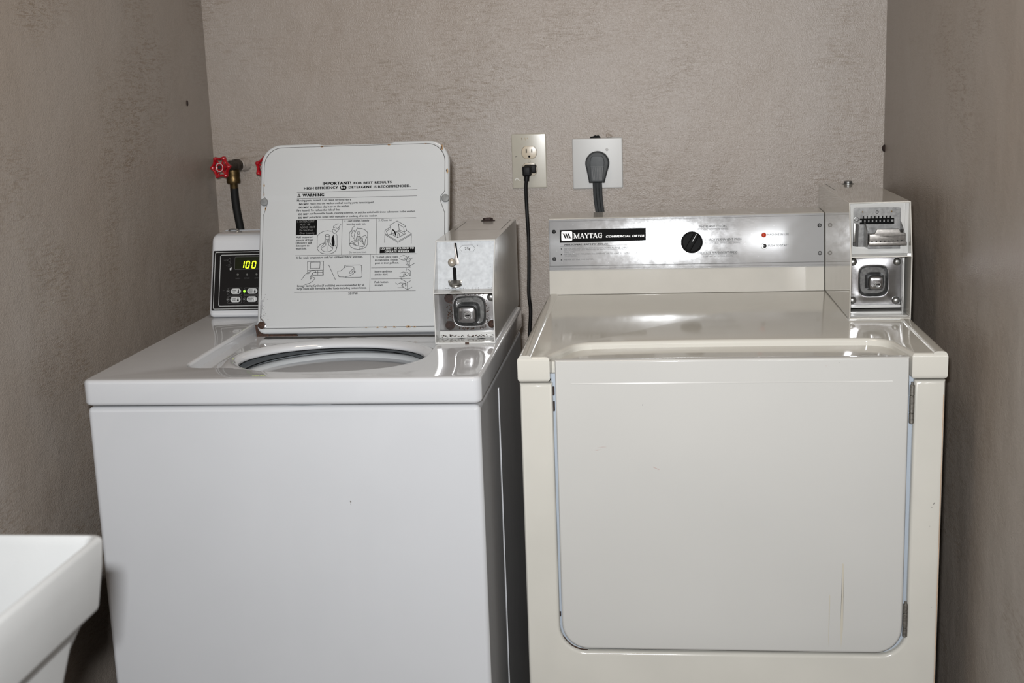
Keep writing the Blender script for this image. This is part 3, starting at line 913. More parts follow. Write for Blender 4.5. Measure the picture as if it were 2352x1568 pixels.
# hinge pin, its bent spring rod and the rusted bracket under the corner
b = BM()
lathe(b, [(0.0072, -0.002), (0.0072, 0.003), (0.005, 0.0046), (0.002, 0.005)], LIDF @ up((-0.7585, 0.0165, 0)), 16)
obj('hinge_pin', b, M_rust, lid)
b = BM()
tube(b, [LIDF @ Vector(p) for p in ((-0.7600, 0.066, 0.0016), (-0.7602, 0.045, 0.0018), (-0.7604, 0.0310, 0.002), (-0.7560, 0.0255, 0.0024), (-0.7510, 0.0185, 0.0026), (-0.7508, 0.0140, 0.0026), (-0.7540, 0.0095, 0.0022))], 0.0013, 8)
obj('hinge_spring', b, M_chrome, lid)
b = BM()
prism(b, [(-0.7735, 0.018), (-0.767, 0.018), (-0.762, 0.006), (-0.745, -0.001), (-0.690, -0.001), (-0.688, -0.006), (-0.758, -0.0075), (-0.769, -0.004)], -0.012, -0.003, LIDF, 0.0006, 1)
obj('hinge_bracket', b, M_rust, lid)
b = BM()
random.seed(11)
pts = [(-0.748, -0.591), (-0.400, -0.590)]
low = [(-0.400 - 0.348 * i / 30, -0.6015 - 0.0050 * random.random() - (0.006 if i > 18 else 0)) for i in range(31)]
prism(b, pts + low, 0.9140, 0.9152, up((0, 0, 0)))
obj('perished_gasket', b, M_grime, wm)

# printed instructions on the lid
b = BM()
for L in DATA['lf'][:5]:
    fillp(b, pairs(L), LIDF, 0, 0.00130)
fillp(b, pairs(DATA['lf'][5]), LIDF, 0, 0.0013)
for i, L in enumerate(DATA['ll']):
    stroke(b, pairs(L), 0.00085 if i < 10 else 0.00075, LIDF, 0 if i >= 10 else 2, 0.00135)
stroke(b, smooth(pairs(DATA['la'][0]), 4), 0.0023, LIDF, 0, 0.0014)
for (s, x0, x1, v, h, wt) in DATA['lt']:
    write(b, s, x0, x1, v, h, wt, LIDF, 0, 0.0014)
for i, (s, x0, x1, v, h, wt) in enumerate(DATA['lw']):
    write(b, s, x0, x1, v, h, wt, LIDF, 3 if i < 5 else 1, 0.0015)
obj('printed_instructions', b, [M_black, M_lgrey, M_grey, M_faint], lid)

# ---- washer control console
b = BM()
prism(b, [(-0.469, 0.9312), (-0.4115, 1.0895), (-0.396, 1.0955), (-0.345, 1.0960), (-0.338, 1.090), (-0.338, 0.9312)], -0.906, -0.425, YZ, 0.0105, 5)
cons = obj('control_console', b, M_white, wm, wn=True)
PX1 = -0.455
b = BM()
slab(b, [rrect(-0.8995, PX1, 0.0157, 0.1399, 0.0025, 4)], -0.0005, 0.0010, WCF, 0.0004, seg=2)
stroke(b, rrect(-0.8953, PX1 - 0.0042, 0.0186, 0.1364, 0.0030, 5), 0.0011, WCF, 1, 0.0012, True)
stroke(b, rrect(-0.8842, PX1 - 0.0153, 0.0248, 0.1307, 0.0030, 5), 0.0011, WCF, 1, 0.0012, True)
for (s, x0, x1, v, h, wt) in DATA['wt']:
    write(b, s, x0, x1, v, h, wt, WCF, 2, 0.0012)
# small tap and drain pictograms at the upper left
write(b, 'HOT', -0.8765, -0.8695, 0.1185, 0.0022, 0, WCF, 2, 0.0012)
stroke(b, [(-0.8695, 0.1195), (-0.8650, 0.1235), (-0.8630, 0.1245), (-0.8630, 0.1150), (-0.8650, 0.1160), (-0.8695, 0.1195)], 0.0006, WCF, 2, 0.0012)
stroke(b, [(-0.8715, 0.1085), (-0.8610, 0.1130)], 0.0005, WCF, 2, 0.0012)
write(b, 'COIN', -0.8680, -0.8610, 0.1065, 0.0020, 0, WCF, 2, 0.0012)
fillp(b, rrect(-0.8638, -0.8605, 0.0988, 0.1035, 0.0008, 3), WCF, 1, 0.0012)
stroke(b, [(-0.8612, 0.1055), (-0.8594, 0.1040), (-0.8598, 0.1010)], 0.0006, WCF, 1, 0.0012)
write(b, 'C/F', -0.8765, -0.8715, 0.0565, 0.0018, 0, WCF, 2, 0.0012)
panel = obj('control_panel', b, [M_panel, M_lgrey, M_dimp], cons)
b = BM()
slab(b, [rrect(-0.8535, -0.775, 0.1000, 0.1262, 0.0022, 5)], 0.0006, 0.0013, WCF, 0.0002, seg=1)
stroke(b, rrect(-0.8535, -0.775, 0.1000, 0.1262, 0.0022, 5), 0.0007, WCF, 1, 0.0015, True)
def seg7(ch, x0, x1, y0, y1, w, sl):
    ym = (y0 + y1) / 2
    S = {'a': [(x0, y1), (x1, y1)], 'b': [(x1, y1), (x1, ym)], 'c': [(x1, ym), (x1, y0)], 'd': [(x0, y0), (x1, y0)], 'e': [(x0, ym), (x0, y0)], 'f': [(x0, y1), (x0, ym)]}
    for s in {'1': 'bc', '0': 'abcdef'}[ch]:
        (ax, ay), (bx, by) = S[s]
        g = 0.0006
        if ax == bx:
            ay, by = max(ay, by) - g, min(ay, by) + g
        else:
            ax, bx = min(ax, bx) + g * 0.4, max(ax, bx) - g * 0.4
        stroke(b, [(ax + sl * (ay - y0), ay), (bx + sl * (by - y0), by)], w, WCF, 2, 0.0016)
seg7('1', -0.8395, -0.8350, 0.1029, 0.1168, 0.0020, 0.13)
seg7('0', -0.8305, -0.8240, 0.1029, 0.1164, 0.0019, 0.13)
seg7('0', -0.8175, -0.8108, 0.1027, 0.1161, 0.0019, 0.13)
obj('display', b, [M_disp, M_dimp, M_digit], cons)
def pill(x0, x1, y0, y1):
    return rrect(x0, x1, y0, y1, (y1 - y0) / 2 - 1e-5, 8)
def thermo(b, x, y0, y1, fill):
    stroke(b, [(x, y0 + 0.002), (x, y1)], 0.0022, WCF, 1, 0.0019)
    fillp(b, circ(x, y0 + 0.0022, 0.0020, 14), WCF, 1, 0.0019)
    if fill < 1:
        stroke(b, [(x, y0 + 0.0022 + (y1 - y0) * fill), (x, y1 - 0.0004)], 0.0013, WCF, 2, 0.00195)
    if fill < 0.1:
        fillp(b, circ(x, y0 + 0.0022, 0.0014, 12), WCF, 2, 0.00195)
for (x0, x1, y0, y1, t, fill, led, on) in (
        (-0.8600, -0.8386, 0.0493, 0.0606, ['NORMAL', 'HOT'], 1.0, (-0.8667, 0.0554), 0),
        (-0.8253, -0.8040, 0.0494, 0.0606, ['PERM', 'PRESS', 'WARM'], 0.5, (-0.8314, 0.0546), 1),
        (-0.8599, -0.8388, 0.0322, 0.0435, ['NORMAL', 'WARM'], 0.5, (-0.8663, 0.0383), 0),
        (-0.8257, -0.8044, 0.0325, 0.0439, ['DELICATES', 'COLD'], 0.0, (-0.8318, 0.0384), 0)):
    b = BM()
    slab(b, [pill(x0, x1, y0, y1)], 0.0008, 0.0017, WCF, 0.0003, seg=2)
    n = len(t)
    hh = 0.0022 if n == 2 else 0.0019
    for q, s in enumerate(t):
        wl = min(0.0017 * len(s), 0.0105)
        cx = x0 + 0.0074
        write(b, s, cx - wl / 2, cx + wl / 2, (y0 + y1) / 2 + (n / 2 - q - 0.85) * hh * 1.38, hh, 1, WCF, 1, 0.0019)
    thermo(b, x1 - 0.0052, y0 + 0.0016, y1 - 0.0018, fill)
    # printed outline with the round bite for the lamp
    ox0, ox1, oy0, oy1 = x0 - 0.0063, x1 + 0.0019, y0 - 0.0020, y1 + 0.0014
    ym = (oy0 + oy1) / 2
    ol = [(ox0 + 0.0007, ym - 0.0042), (ox0, oy0 + 0.0014), (ox0 + 0.0014, oy0), (ox1 - 0.0014, oy0), (ox1, oy0 + 0.0014), (ox1, oy1 - 0.0014), (ox1 - 0.0014, oy1), (ox0 + 0.0014, oy1), (ox0, oy1 - 0.0014), (ox0 + 0.0007, ym + 0.0042)]
    ol += [(ox0 + 0.0007 + 0.0034 * math.sin(a), ym + 0.0042 * math.cos(a)) for a in (0.5, 1.0, 1.57, 2.1, 2.6)]
    stroke(b, ol, 0.0005, WCF, 3, 0.00125, True)
    obj('button', b, [M_lgrey, M_black, M_whitep, M_grey], cons)
    b = BM(); lathe(b, [(0.0024, 0.0008), (0.0023, 0.0016), (0.0014, 0.0021)], WCF @ up((*led, 0)), 16)
    obj('indicator_light', b, M_ledg if on else M_dimp, cons, 'lit green indicator light' if on else None)
for (x, y) in ((-0.8466, 0.0896), (-0.8270, 0.0893), (-0.8072, 0.0894)):
    b = BM(); lathe(b, [(0.0022, 0.0008), (0.0021, 0.0015), (0.0012, 0.0019)], WCF @ up((x, y, 0)), 16)
    obj('indicator_light', b, M_led, cons)
b = BM()
tube(b, [(-0.890, -0.350, 1.0945), (-0.884, -0.352, 1.0985), (-0.872, -0.352, 1.0985), (-0.866, -0.350, 1.0945)], 0.0016, 8)
obj('hose_clip', b, M_steel, cons)

# ---- coin boxes ---------------------------------------------------------------
def coin_box(owner, x0, x1, yf, zb, zs, yt, zt, yr, mb, seam):
    """bent sheet-metal housing: yf front of the lower half, zs shelf, (yt, zt) upper front edge, yr back"""
    t = 0.0024
    side = [(yf, zb), (yf, zs), (yt, zt), (yr, zt), (yr, zb)]
    b = BM()
    prism(b, side, x0, x0 + t, YZ, 0.0010, 2)
    prism(b, side, x1 - t, x1, YZ, 0.0010, 2)
    rbox(b, x0 + 0.0004, x1 - 0.0004, yt, yr, zt - t, zt + 0.0003, 0.0010, 2)
    rbox(b, x0 + 0.0004, x1 - 0.0004, yf, yr, zb - 0.0002, zb + t, 0.0010, 2)
    rbox(b, x0 + 0.001, x1 - 0.001, yr - t, yr, zb + 0.001, zt - 0.001)
    rbox(b, x0 + 0.001, x1 - 0.001, yf + 0.0004, yf + 0.06, zs - 0.0012, zs + 0.0008, 0.0006, 2)      # shelf
    # lid seam of the housing on top
    for (p, q) in zip(seam[:-1], seam[1:]):
        stroke(b, [p, q], 0.0009, up((0, 0, zt + 0.0005)), 1, 0.0)
    return obj('coin_box', b, [mb, M_gasket], owner, wn=True)

def srect(cx, cy, hw, hh, n=56, e=4.0):
    o = []
    for i in range(n):
        a = 2 * math.pi * i / n
        c, s = math.cos(a), math.sin(a)
        k = (abs(c) ** e + abs(s) ** e) ** (-1 / e)
        o.append((cx + hw * k * c, cy + hh * k * s))
    return o

def vault(parent, x0, x1, z0, z1, yp, dish, boss, lock, worn):
    """steel vault door: flat plate, pressed dish, lock boss standing out of it"""
    F = fr((0, yp, 0))
    cx, cz, hw, hh = (dish[0] + dish[1]) / 2, (dish[2] + dish[3]) / 2, (dish[1] - dish[0]) / 2, (dish[3] - dish[2]) / 2
    bx, bz, bw, bh = (boss[0] + boss[1]) / 2, (boss[2] + boss[3]) / 2, (boss[1] - boss[0]) / 2, (boss[3] - boss[2]) / 2
    n = 56
    b = BM()
    def ring(x, z, w, h, d, e=4.0):
        return [F @ Vector((p[0], p[1], d)) for p in srect(x, z, w, h, n, e)]
    px, pz, pw, ph = (x0 + x1) / 2, (z0 + z1) / 2, (x1 - x0) / 2, (z1 - z0) / 2
    rings = [ring(px, pz, pw, ph, -0.002, 60.0), ring(px, pz, pw, ph, 0.0, 60.0), ring(cx, cz, hw * 1.10, hh * 1.10, 0.0002), ring(cx, cz, hw * 1.04, hh * 1.04, 0.0010),
             ring(cx, cz, hw * 0.98, hh * 0.98, 0.0006), ring(cx, cz, hw * 0.92, hh * 0.92, -0.0030), ring(cx, cz, hw * 0.88, hh * 0.88, -0.0080),
             ring(cx, cz, hw * 0.82, hh * 0.82, -0.0100), ring(bx, bz, bw * 1.25, bh * 1.25, -0.0100), ring(bx, bz, bw * 1.08, bh * 1.08, -0.0070), ring(bx, bz, bw * 1.0, bh * 1.0, 0.0060),
             ring(bx, bz, bw * 0.94, bh * 0.94, 0.0100), ring(bx, bz, bw * 0.80, bh * 0.80, 0.0118), ring(bx, bz, bw * 0.4, bh * 0.4, 0.0124)]
    loft(b, rings, 0, False, True)
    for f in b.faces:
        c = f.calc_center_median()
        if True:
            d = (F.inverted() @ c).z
            f.material_index = 2 if -0.012 < d < -0.0006 and not (abs(c.x - bx) < bw * 1.05 and abs(c.z - bz) < bh * 1.05) else 0  # hollow of the dish gets the darker steel, shade put into the colour
    lx, lz, lr = lock
    if worn:
        random.seed(5)
        # rust creeping around the dish and down the left side
        for i in range(150):
            a = random.uniform(0, 6.283)
            k = random.choice((1.08, 1.12, 1.16)) + random.gauss(0, 0.05)
            c_, s_ = math.cos(a), math.sin(a)
            kk = (abs(c_) ** 4 + abs(s_) ** 4) ** -0.25
            x, z = cx + hw * k * kk * c_, cz + hh * k * kk * s_
            if not (x0 + 0.001 < x < x1 - 0.001 and z0 + 0.001 < z < z1 - 0.001):
                continue
            s = random.uniform(0.0003, 0.0011)
            fillp(b, [(x + s * math.cos(6.283 * q / 7) * random.uniform(.6, 1.3), z + s * math.sin(6.283 * q / 7) * random.uniform(.6, 1.3)) for q in range(7)], F, 1, 0.0013)
        for i in range(46):
            x, z = x0 + 0.019 + random.gauss(0, 0.0035), cz + random.gauss(0.0, 0.008)
            s = random.uniform(0.0003, 0.0014)
            fillp(b, [(x + s * math.cos(6.283 * q / 7) * random.uniform(.5, 1.3), z + s * math.sin(6.283 * q / 7) * random.uniform(.6, 1.3)) for q in range(7)], F, 1, 0.0008)
    v = obj('coin_vault', b, [M_chrome, M_rust, M_dish], parent, ang=40)
    b = BM()
    FL = F @ up((lx, lz, 0.0122))
    lathe(b, [(lr * 1.15, -0.002), (lr * 1.15, 0.0008), (lr, 0.0014), (lr * 0.86, 0.0014), (lr * 0.82, -0.0006), (lr * 0.2, -0.0008)], FL, 24)
    rbox(b, -lr * 0.6, lr * 0.75, -lr * 0.16, lr * 0.16, -0.0007, 0.0004, 0, 1, 1, FL @ Matrix.Rotation(0.12, 4, 'Z'))
    obj('lock', b, [M_steel, M_black], parent)
    return v

# washer coin box
AX0, AX1, AYF, AZB, AZS, AYT, AZT, AYR = -0.3885, -0.2810, -0.759, 0.9312, 1.0215, -0.708, 1.1080, -0.362
cbw = coin_box(wm, AX0, AX1, AYF, AZB, AZS, AYT, AZT, AYR, M_boxw, [(-0.378, -0.395), (-0.378, -0.548), (-0.290, -0.548), (-0.290, -0.378)])
yp = -0.713
vault(cbw, AX0 + 0.0024, AX1 - 0.0024, 0.9465, AZS - 0.0014, yp, (-0.3612, -0.3018, 0.9533, 1.0090), (-0.3523, -0.3180, 0.9607, 0.9926), (-0.3345, 0.9755, 0.0060), True)
b = BM()
rbox(b, AX0 + 0.0024, AX1 - 0.0024, yp - 0.006, yp + 0.002, AZB + 0.0024, 0.9465, 0.0010, 2)
random.seed(21)
for i in range(70):
    x = random.uniform(AX0 + 0.006, AX1 - 0.006); z = AZB + 0.004 + abs(random.gauss(0, 0.0022))
    s = random.uniform(0.0004, 0.0012)
    fillp(b, [(x + s * 1.6 * math.cos(6.283 * q / 6), z + s * math.sin(6.283 * q / 6) * random.uniform(.5, 1.2)) for q in range(6)], fr((0, yp - 0.006, 0)), 1 + (i % 2), 0.0003)
obj('lower_ledge', b, [M_boxw, M_grime, M_rust], cbw)
for cx in (-0.347, -0.3105):
    b = BM()
    fillp(b, [(cx - 0.0085, yp - 0.0120), (cx, yp - 0.0075), (cx + 0.0085, yp - 0.0120), (cx + 0.006, yp - 0.014), (cx - 0.006, yp - 0.014)], up((0, 0, AZB + 0.0026)), 0, 0)
    obj('drain_slot', b, [M_black], cbw)
b = BM()
fillp(b, [(-0.335, 0), (-0.328, 0), (-0.328, 0.0024), (-0.335, 0.0024)], fr((0, AYF - 0.0002, AZB)), 0, 0.0)
obj('rust_spot', b, [M_rust], cbw)
for (x, z, m, flat) in ((-0.3680, 1.0050, M_drust, 1), (-0.3680, 0.9557, M_drust, 1), (-0.2920, 1.0063, M_steel, 0), (-0.2920, 0.9575, M_rust, 0)):
    b = BM()
    if flat:
        lathe(b, [(0.0085, 0.0), (0.0083, 0.0006), (0.0060, 0.0006), (0.0055, 0.0002)], fr((x, yp, z)), 20)
    else:
        lathe(b, [(0.0072, 0.0), (0.0070, 0.0018), (0.0054, 0.0044), (0.0026, 0.0060)], fr((x, yp, z)), 20)
    obj('carriage_bolt', b, m, cbw, 'rust-dark bolt recess' if flat else None)
# slide plate with the two slots, tab, knob and washer
yb0, yb1 = -0.7185, -0.7045
th = math.degrees(math.atan2(yb1 - yb0, AZT - 0.002 - AZS))
SF = fr((0, yb0, AZS + 0.0008), th)
slot = lambda a, b_, r: [(a[0] + r * math.cos(math.pi * 0.5 + math.pi * i / 8 - 1.57 + 0.0), a[1] + r * math.sin(math.pi * i / 8)) for i in range(9)] + [(b_[0] + r * math.cos(math.pi + math.pi * i / 8), b_[1] + r * math.sin(math.pi + math.pi * i / 8)) for i in range(9)]
b = BM()
s1 = slot((-0.3528, 0.0805), (-0.3500, 0.0572), 0.00155)
s2 = slot((-0.3558, 0.0360), (-0.3548, 0.0130), 0.0031)
slab(b, [[(AX0 + 0.0024, 0.0), (AX1 - 0.0024, 0.0), (AX1 - 0.0024, 0.0858), (AX0 + 0.0024, 0.0858)], s1, s2], -0.002, 0.0, SF, 0.0, 0)
slab(b, [[(AX0 + 0.0026, 0.0), (AX1 - 0.0026, 0.0), (AX1 - 0.0026, 0.0855), (AX0 + 0.0026, 0.0855)]], -0.008, -0.006, SF, 0.0, 1)
stroke(b, [(-0.3458, 0.0716), (-0.3412, 0.0774), (-0.3225, 0.0776), (-0.3177, 0.0713), (-0.3219, 0.0656), (-0.3408, 0.0655), (-0.3458, 0.0716)], 0.0005, SF, 2, 0.0002)
write(b, '25¢', -0.3367, -0.3263, 0.0690, 0.0048, 1, SF, 3, 0.0002)
for (x, z, s) in ((-0.3135, 0.0768, 0.0007), (-0.2915, 0.0385, 0.0009)):
    fillp(b, circ(x, z, s, 8), SF, 2, 0.0002)
random.seed(8)
for i in range(26):
    x = random.uniform(AX0 + 0.01, AX1 - 0.004); s = random.uniform(0.0003, 0.0008)
    fillp(b, [(x + 1.6 * s * math.cos(6.283 * q / 6), 0.0016 + s * math.sin(6.283 * q / 6)) for q in range(6)], SF, 4, 0.0003)
slide = obj('coin_slide', b, [M_zinc, M_black, M_grey, M_gasket, M_grime], cbw)
b = BM()
slab(b, [[(-0.3558, 0.0815), (-0.3546, 0.0825), (-0.3525, 0.0700), (-0.3500, 0.0545), (-0.3470, 0.0500), (-0.3475, 0.0440), (-0.3520, 0.0432), (-0.3560, 0.0460), (-0.3566, 0.0520), (-0.3545, 0.0600)]], -0.001, 0.0006, SF, 0.0002, seg=1)
obj('coin_gate', b, mat('warm_steel', (0.27, 0.25, 0.235), 0.45, metal=0.4), cbw)
b = BM()
lathe(b, [(0.0022, 0.0), (0.0022, 0.018)] + [(0.0072 * math.sin(t), 0.0250 - 0.0072 * math.cos(t)) for t in [0.32 + i * 2.82 / 12 for i in range(13)]], SF @ up((-0.3560, 0.0470, 0)), 24)
obj('slide_knob', b, M_nick, cbw)
b = BM()
lathe(b, [(0.0060, -0.001), (0.0108, 0.0), (0.0108, 0.0030), (0.0070, 0.0036), (0.003, 0.0030)], Matrix.Translation(SF @ Vector((-0.3545, 0.0098, 0.0065))) @ Matrix.Rotation(math.radians(12), 4, 'X'), 24)
lathe(b, [(0.0090, -0.0045), (0.0110, -0.0035), (0.0105, -0.0018), (0.003, -0.0015)], Matrix.Translation(SF @ Vector((-0.3530, 0.0098, 0.0055))) @ Matrix.Rotation(math.radians(8), 4, 'X'), 20)
lathe(b, [(0.0030, 0.0), (0.0030, 0.004), (0.001, 0.0045)], SF @ up((-0.3445, 0.0132, 0)), 14)
lathe(b, [(0.0030, 0.0), (0.0030, 0.004), (0.001, 0.0045)], SF @ up((-0.3640, 0.0130, 0)), 14)
obj('slide_washer', b, M_dull, cbw)
b = BM()
lathe(b, [(0.0145, -0.0005), (0.0145, 0.0012), (0.0105, 0.0025), (0.0100, 0.0060), (0.006, 0.0066)], up((-0.3346, -0.392, AZT)), 6)
obj('top_bolt', b, M_drust, cbw)

# ================================================================== dryer
DY = -0.8985
cd = root('clothes_dryer', 'cream front-loading clothes dryer with silver control strip and coin box, right of the washing machine', 'dryer', (0.115, -0.55, 0.0))
b = BM(); rbox(b, -0.2262, 0.4562, -0.8770, -0.155, 0.03, 0.8900, 0.006, 3)
obj('cabinet', b, M_cream, cd, wn=True)
bl = [(-0.1715, 0.891), (-0.1712, 0.70), (-0.1704, 0.4745)] + [(-0.1255 - 0.0449 * math.cos(a), 0.4645 - 0.0455 * math.sin(a)) for a in [i * math.pi / 20 for i in range(0, 11)]]
br = [(0.3620 + 0.0440 * math.sin(a), 0.4655 - 0.0455 * math.cos(a)) for a in [i * math.pi / 20 for i in range(0, 11)]] + [(0.4060, 0.4745), (0.4070, 0.70), (0.4075, 0.891)]
outline = [(-0.2260, 0.891), (-0.2262, 0.03), (0.4562, 0.03), (0.4560, 0.891)] + br[::-1] + bl[::-1]
FD = fr((0, DY, 0))
b = BM(); slab(b, [outline], -0.0215, 0.0, FD, 0.0065, seg=5)
for (pts, mi) in (([(0.4440, 0.6885), (0.4452, 0.6875), (0.4430, 0.6845), (0.4418, 0.6850)], 1), ([(0.4395, 0.6808), (0.4412, 0.6800), (0.4400, 0.6788)], 1), ([(0.4440, 0.5075), (0.4452, 0.5068), (0.4446, 0.5058)], 1), ([(0.4365, 0.6480), (0.439, 0.6478), (0.438, 0.6472)], 1)):
    fillp(b, pts, FD, mi, 0.0002)
stroke(b, [(0.4530, 0.868), (0.4532, 0.70), (0.4532, 0.55), (0.4531, 0.36)], 0.0016, FD, 2, 0.0001)
obj('front_frame', b, [M_yell, M_scuff, mat('edge_rust_tint', (0.40, 0.30, 0.22), 0.3, var=0.25, vscale=40)], cd)
b = BM(); rbox(b, -0.174, 0.411, DY + 0.0125, DY + 0.0150, 0.40, 0.905, 0.0005, 1)
obj('inner_panel', b, M_inner, cd)
for sx in (-0.19, 0.42):
    for sy in (-0.84, -0.20):
        b = BM(); lathe(b, [(0.020, 0.0), (0.022, 0.006), (0.018, 0.014), (0.009, 0.016), (0.009, 0.032)], up((sx, sy, 0)), 16)
        obj('foot', b, M_rubber, cd)
# top
nl = smooth([(-0.1752, -0.9000), (-0.1735, -0.8840), (-0.1670, -0.8670), (-0.1575, -0.8460), (-0.1465, -0.8160), (-0.1370, -0.8000), (-0.1210, -0.7890), (-0.095, -0.7835), (-0.02, -0.7775), (0.07, -0.7745), (0.20, -0.7745), (0.330, -0.7760),
             (0.3580, -0.7790), (0.3760, -0.7900), (0.3870, -0.8080), (0.3935, -0.8420), (0.3985, -0.8720), (0.4030, -0.9000)], 5)
outl = [(-0.228, -0.155), (-0.228, -0.8995)] + [(p[0], max(p[1], -0.8995)) for p in nl] + [(0.458, -0.8995), (0.458, -0.155)]
b = BM(); slab(b, [outl], 0.8932, 0.9358, up((0, 0, 0)), 0.0068, seg=6)
for (xa, xb) in ((-0.2279, -0.2035), (0.4335, 0.4579)):
    prism(b, rrect(xa, xb, 0.900, 0.9385, (0.0, 0.0, 0.0085, 0.0085), 7), 0.16, 0.8985, Matrix(((1, 0, 0, 0), (0, 0, -1, 0), (0, 1, 0, 0), (0, 0, 0, 1))), 0.0, 1)
obj('top_panel', b, M_cream, cd)
b = BM(); slab(b, [rrect(-0.1900, 0.4180, -0.8800, -0.760, 0.002, 3)], 0.9050, 0.9240, up((0, 0, 0)), 0.001, seg=2)
obj('door_recess', b, M_cream, cd)
# door
dl = [(-0.1664, 0.9308), (0.3985, 0.9308), (0.3985, 0.4800)] + [(0.3540 + 0.0440 * math.cos(a), 0.4700 - 0.0440 * math.sin(a)) for a in [i * math.pi / 20 for i in range(0, 11)]] + \
     [(-0.1210 - 0.0450 * math.sin(a), 0.4700 - 0.0440 * math.cos(a)) for a in [i * math.pi / 20 for i in range(0, 11)]] + [(-0.1665, 0.4800)]
DF = fr((0, -0.9035, 0))
b = BM(); slab(b, [dl], -0.0185, 0.0, DF, 0.0050, seg=5)
prism(b, [(0.8905, 0.0), (0.8909, -0.0005), (0.8932, 0.0)], -0.140, 0.372, Matrix(((0, 0, 1, 0), (0, 1, 0, -0.9034), (1, 0, 0, 0), (0, 0, 0, 1))))
for (pts, mi) in (([(-0.0246, 0.8562), (-0.0236, 0.8565), (-0.0238, 0.8536), (-0.0244, 0.8540)], 1), ([(-0.1000, 0.7832), (-0.090, 0.7846), (-0.082, 0.7843), (-0.090, 0.7838)], 2), ([(-0.105, 0.7790), (-0.093, 0.7800), (-0.100, 0.7780)], 2),
                  ([(-0.0090, 0.7507), (0.0020, 0.7455), (0.0015, 0.7447), (-0.0080, 0.7490)], 2), ([(0.2880, 0.9235), (0.2900, 0.9222), (0.2885, 0.9224)], 1), ([(0.2672, 0.9176), (0.2705, 0.9172), (0.2680, 0.9182)], 2),
                  ([(0.2992, 0.585), (0.3020, 0.583), (0.3018, 0.530), (0.3022, 0.470), (0.2995, 0.434), (0.2978, 0.470), (0.2990, 0.530)], 3), ([(0.2790, 0.530), (0.2806, 0.527), (0.2798, 0.480), (0.2792, 0.435), (0.2784, 0.450), (0.2788, 0.500)], 3)):
    fillp(b, pts, DF, mi, 0.0002)
door = obj('door', b, [M_door, M_scuff, M_pink, M_stain], cd)
for (xh, z0, z1) in ((0.4037, 0.8220, 0.8845), (0.4028, 0.4560, 0.5130)):
    b = BM()
    h = z1 - z0
    for (a, c) in ((0.0, 0.26), (0.272, 0.715), (0.727, 1.0)):
        lathe(b, [(0.0036, z0 + a * h), (0.0042, z0 + a * h + 0.0006), (0.0042, z0 + c * h - 0.0006), (0.0036, z0 + c * h)], up((xh, -0.9000, 0)), 16)
    lathe(b, [(0.0022, z0 - 0.001), (0.0022, z1 + 0.005)], up((xh, -0.9000, 0)), 10)
    obj('hinge', b, M_dull, door)
for (z0, z1, w) in ((0.8695, 0.8835, 0.0026), (0.8425, 0.8585, 0.0026), (0.4800, 0.4870, 0.003)):
    b = BM(); rbox(b, -0.1716, -0.1716 + w, DY + 0.006, DY + 0.0130, z0, z1, 0.0006, 1)
    obj('door_catch', b, M_drust, cd)
b = BM()
RS = fr((0, DY + 0.0058, 0))
for k, (w0, t0, t1) in enumerate(((0.0016, 4, 14.3), (0.0026, 8, 12.5), (0.0022, 11.5, 14.0))):
    stroke(b, [(-0.1255 - (0.0440 + 0.0004 * k) * math.cos(t0 / 28 * math.pi + (t1 - t0) / 28 * math.pi * i / 12), 0.4645 - (0.0440 + 0.0004 * k) * math.sin(t0 / 28 * math.pi + (t1 - t0) / 28 * math.pi * i / 12)) for i in range(13)], w0, RS, 0, 0.0001 * k)
obj('rust_streak', b, M_rust, cd)

# ---- dryer console
b = BM()
prism(b, [(-0.277, 0.9360), (-0.2560, 1.0937), (-0.2528, 1.0958), (-0.1580, 1.0975), (-0.155, 1.094), (-0.155, 0.9360)], -0.2246, 0.3460, YZ, 0.0016, 2)
dcon = obj('control_console', b, M_boxc, cd, wn=True)
b = BM()
slab(b, [[(-0.2236, 0.0518), (0.3455, 0.0500), (0.3455, 0.1596), (-0.2236, 0.1586)]], -0.0005, 0.0022, CONF, 0.0006, seg=2)
stroke(b, [(-0.2232, 0.1543), (0.3452, 0.1552)], 0.0005, CONF, 2, 0.0024)
stroke(b, [(-0.2232, 0.0606), (0.3452, 0.0592)], 0.0011, CONF, 2, 0.0024)
stroke(b, [(-0.2218, 0.0606), (-0.2218, 0.1543)], 0.0005, CONF, 2, 0.0024)
stroke(b, [(-0.2232, 0.0550), (0.3452, 0.0533)], 0.0004, CONF, 2, 0.0024)
for L in DATA['df']:
    fillp(b, pairs(L), CONF, 1, 0.00245)
for L in DATA['dl']:
    stroke(b, pairs(L), 0.0005, CONF, 2, 0.00245)
for (s, x0, x1, v, h, wt) in DATA['dt']:
    write(b, s, x0, x1, v, h, wt, CONF, 1 if h > 0.0034 or wt == 5 else 2, 0.0025)
for (s, x0, x1, v, h, wt) in DATA['dw']:
    write(b, s, x0, x1, v, h, wt, CONF, 3, 0.0026)
# emblem: white rounded square with three black slashes
gx0, gx1, gy0, gy1 = -0.1971, -0.1741, 0.1136, 0.1334
fillp(b, rrect(gx0, gx1, gy0, gy1, 0.0026, 6), CONF, 3, 0.0026)
for k in range(3):
    xa = gx0 + 0.0032 + k * 0.0047
    fillp(b, [(xa, 0.1288), (xa + 0.0032, 0.1288), (xa + 0.0078, 0.1183), (xa + 0.0046, 0.1183)], CONF, 1, 0.0027)
stroke(b, [(gx0 + 0.0002, 0.1286), (gx0 + 0.0050, 0.1286)], 0.0005, CONF, 1, 0.0027)
stroke(b, [(gx1 - 0.0040, 0.1185), (gx1 - 0.0002, 0.1185)], 0.0005, CONF, 1, 0.0027)
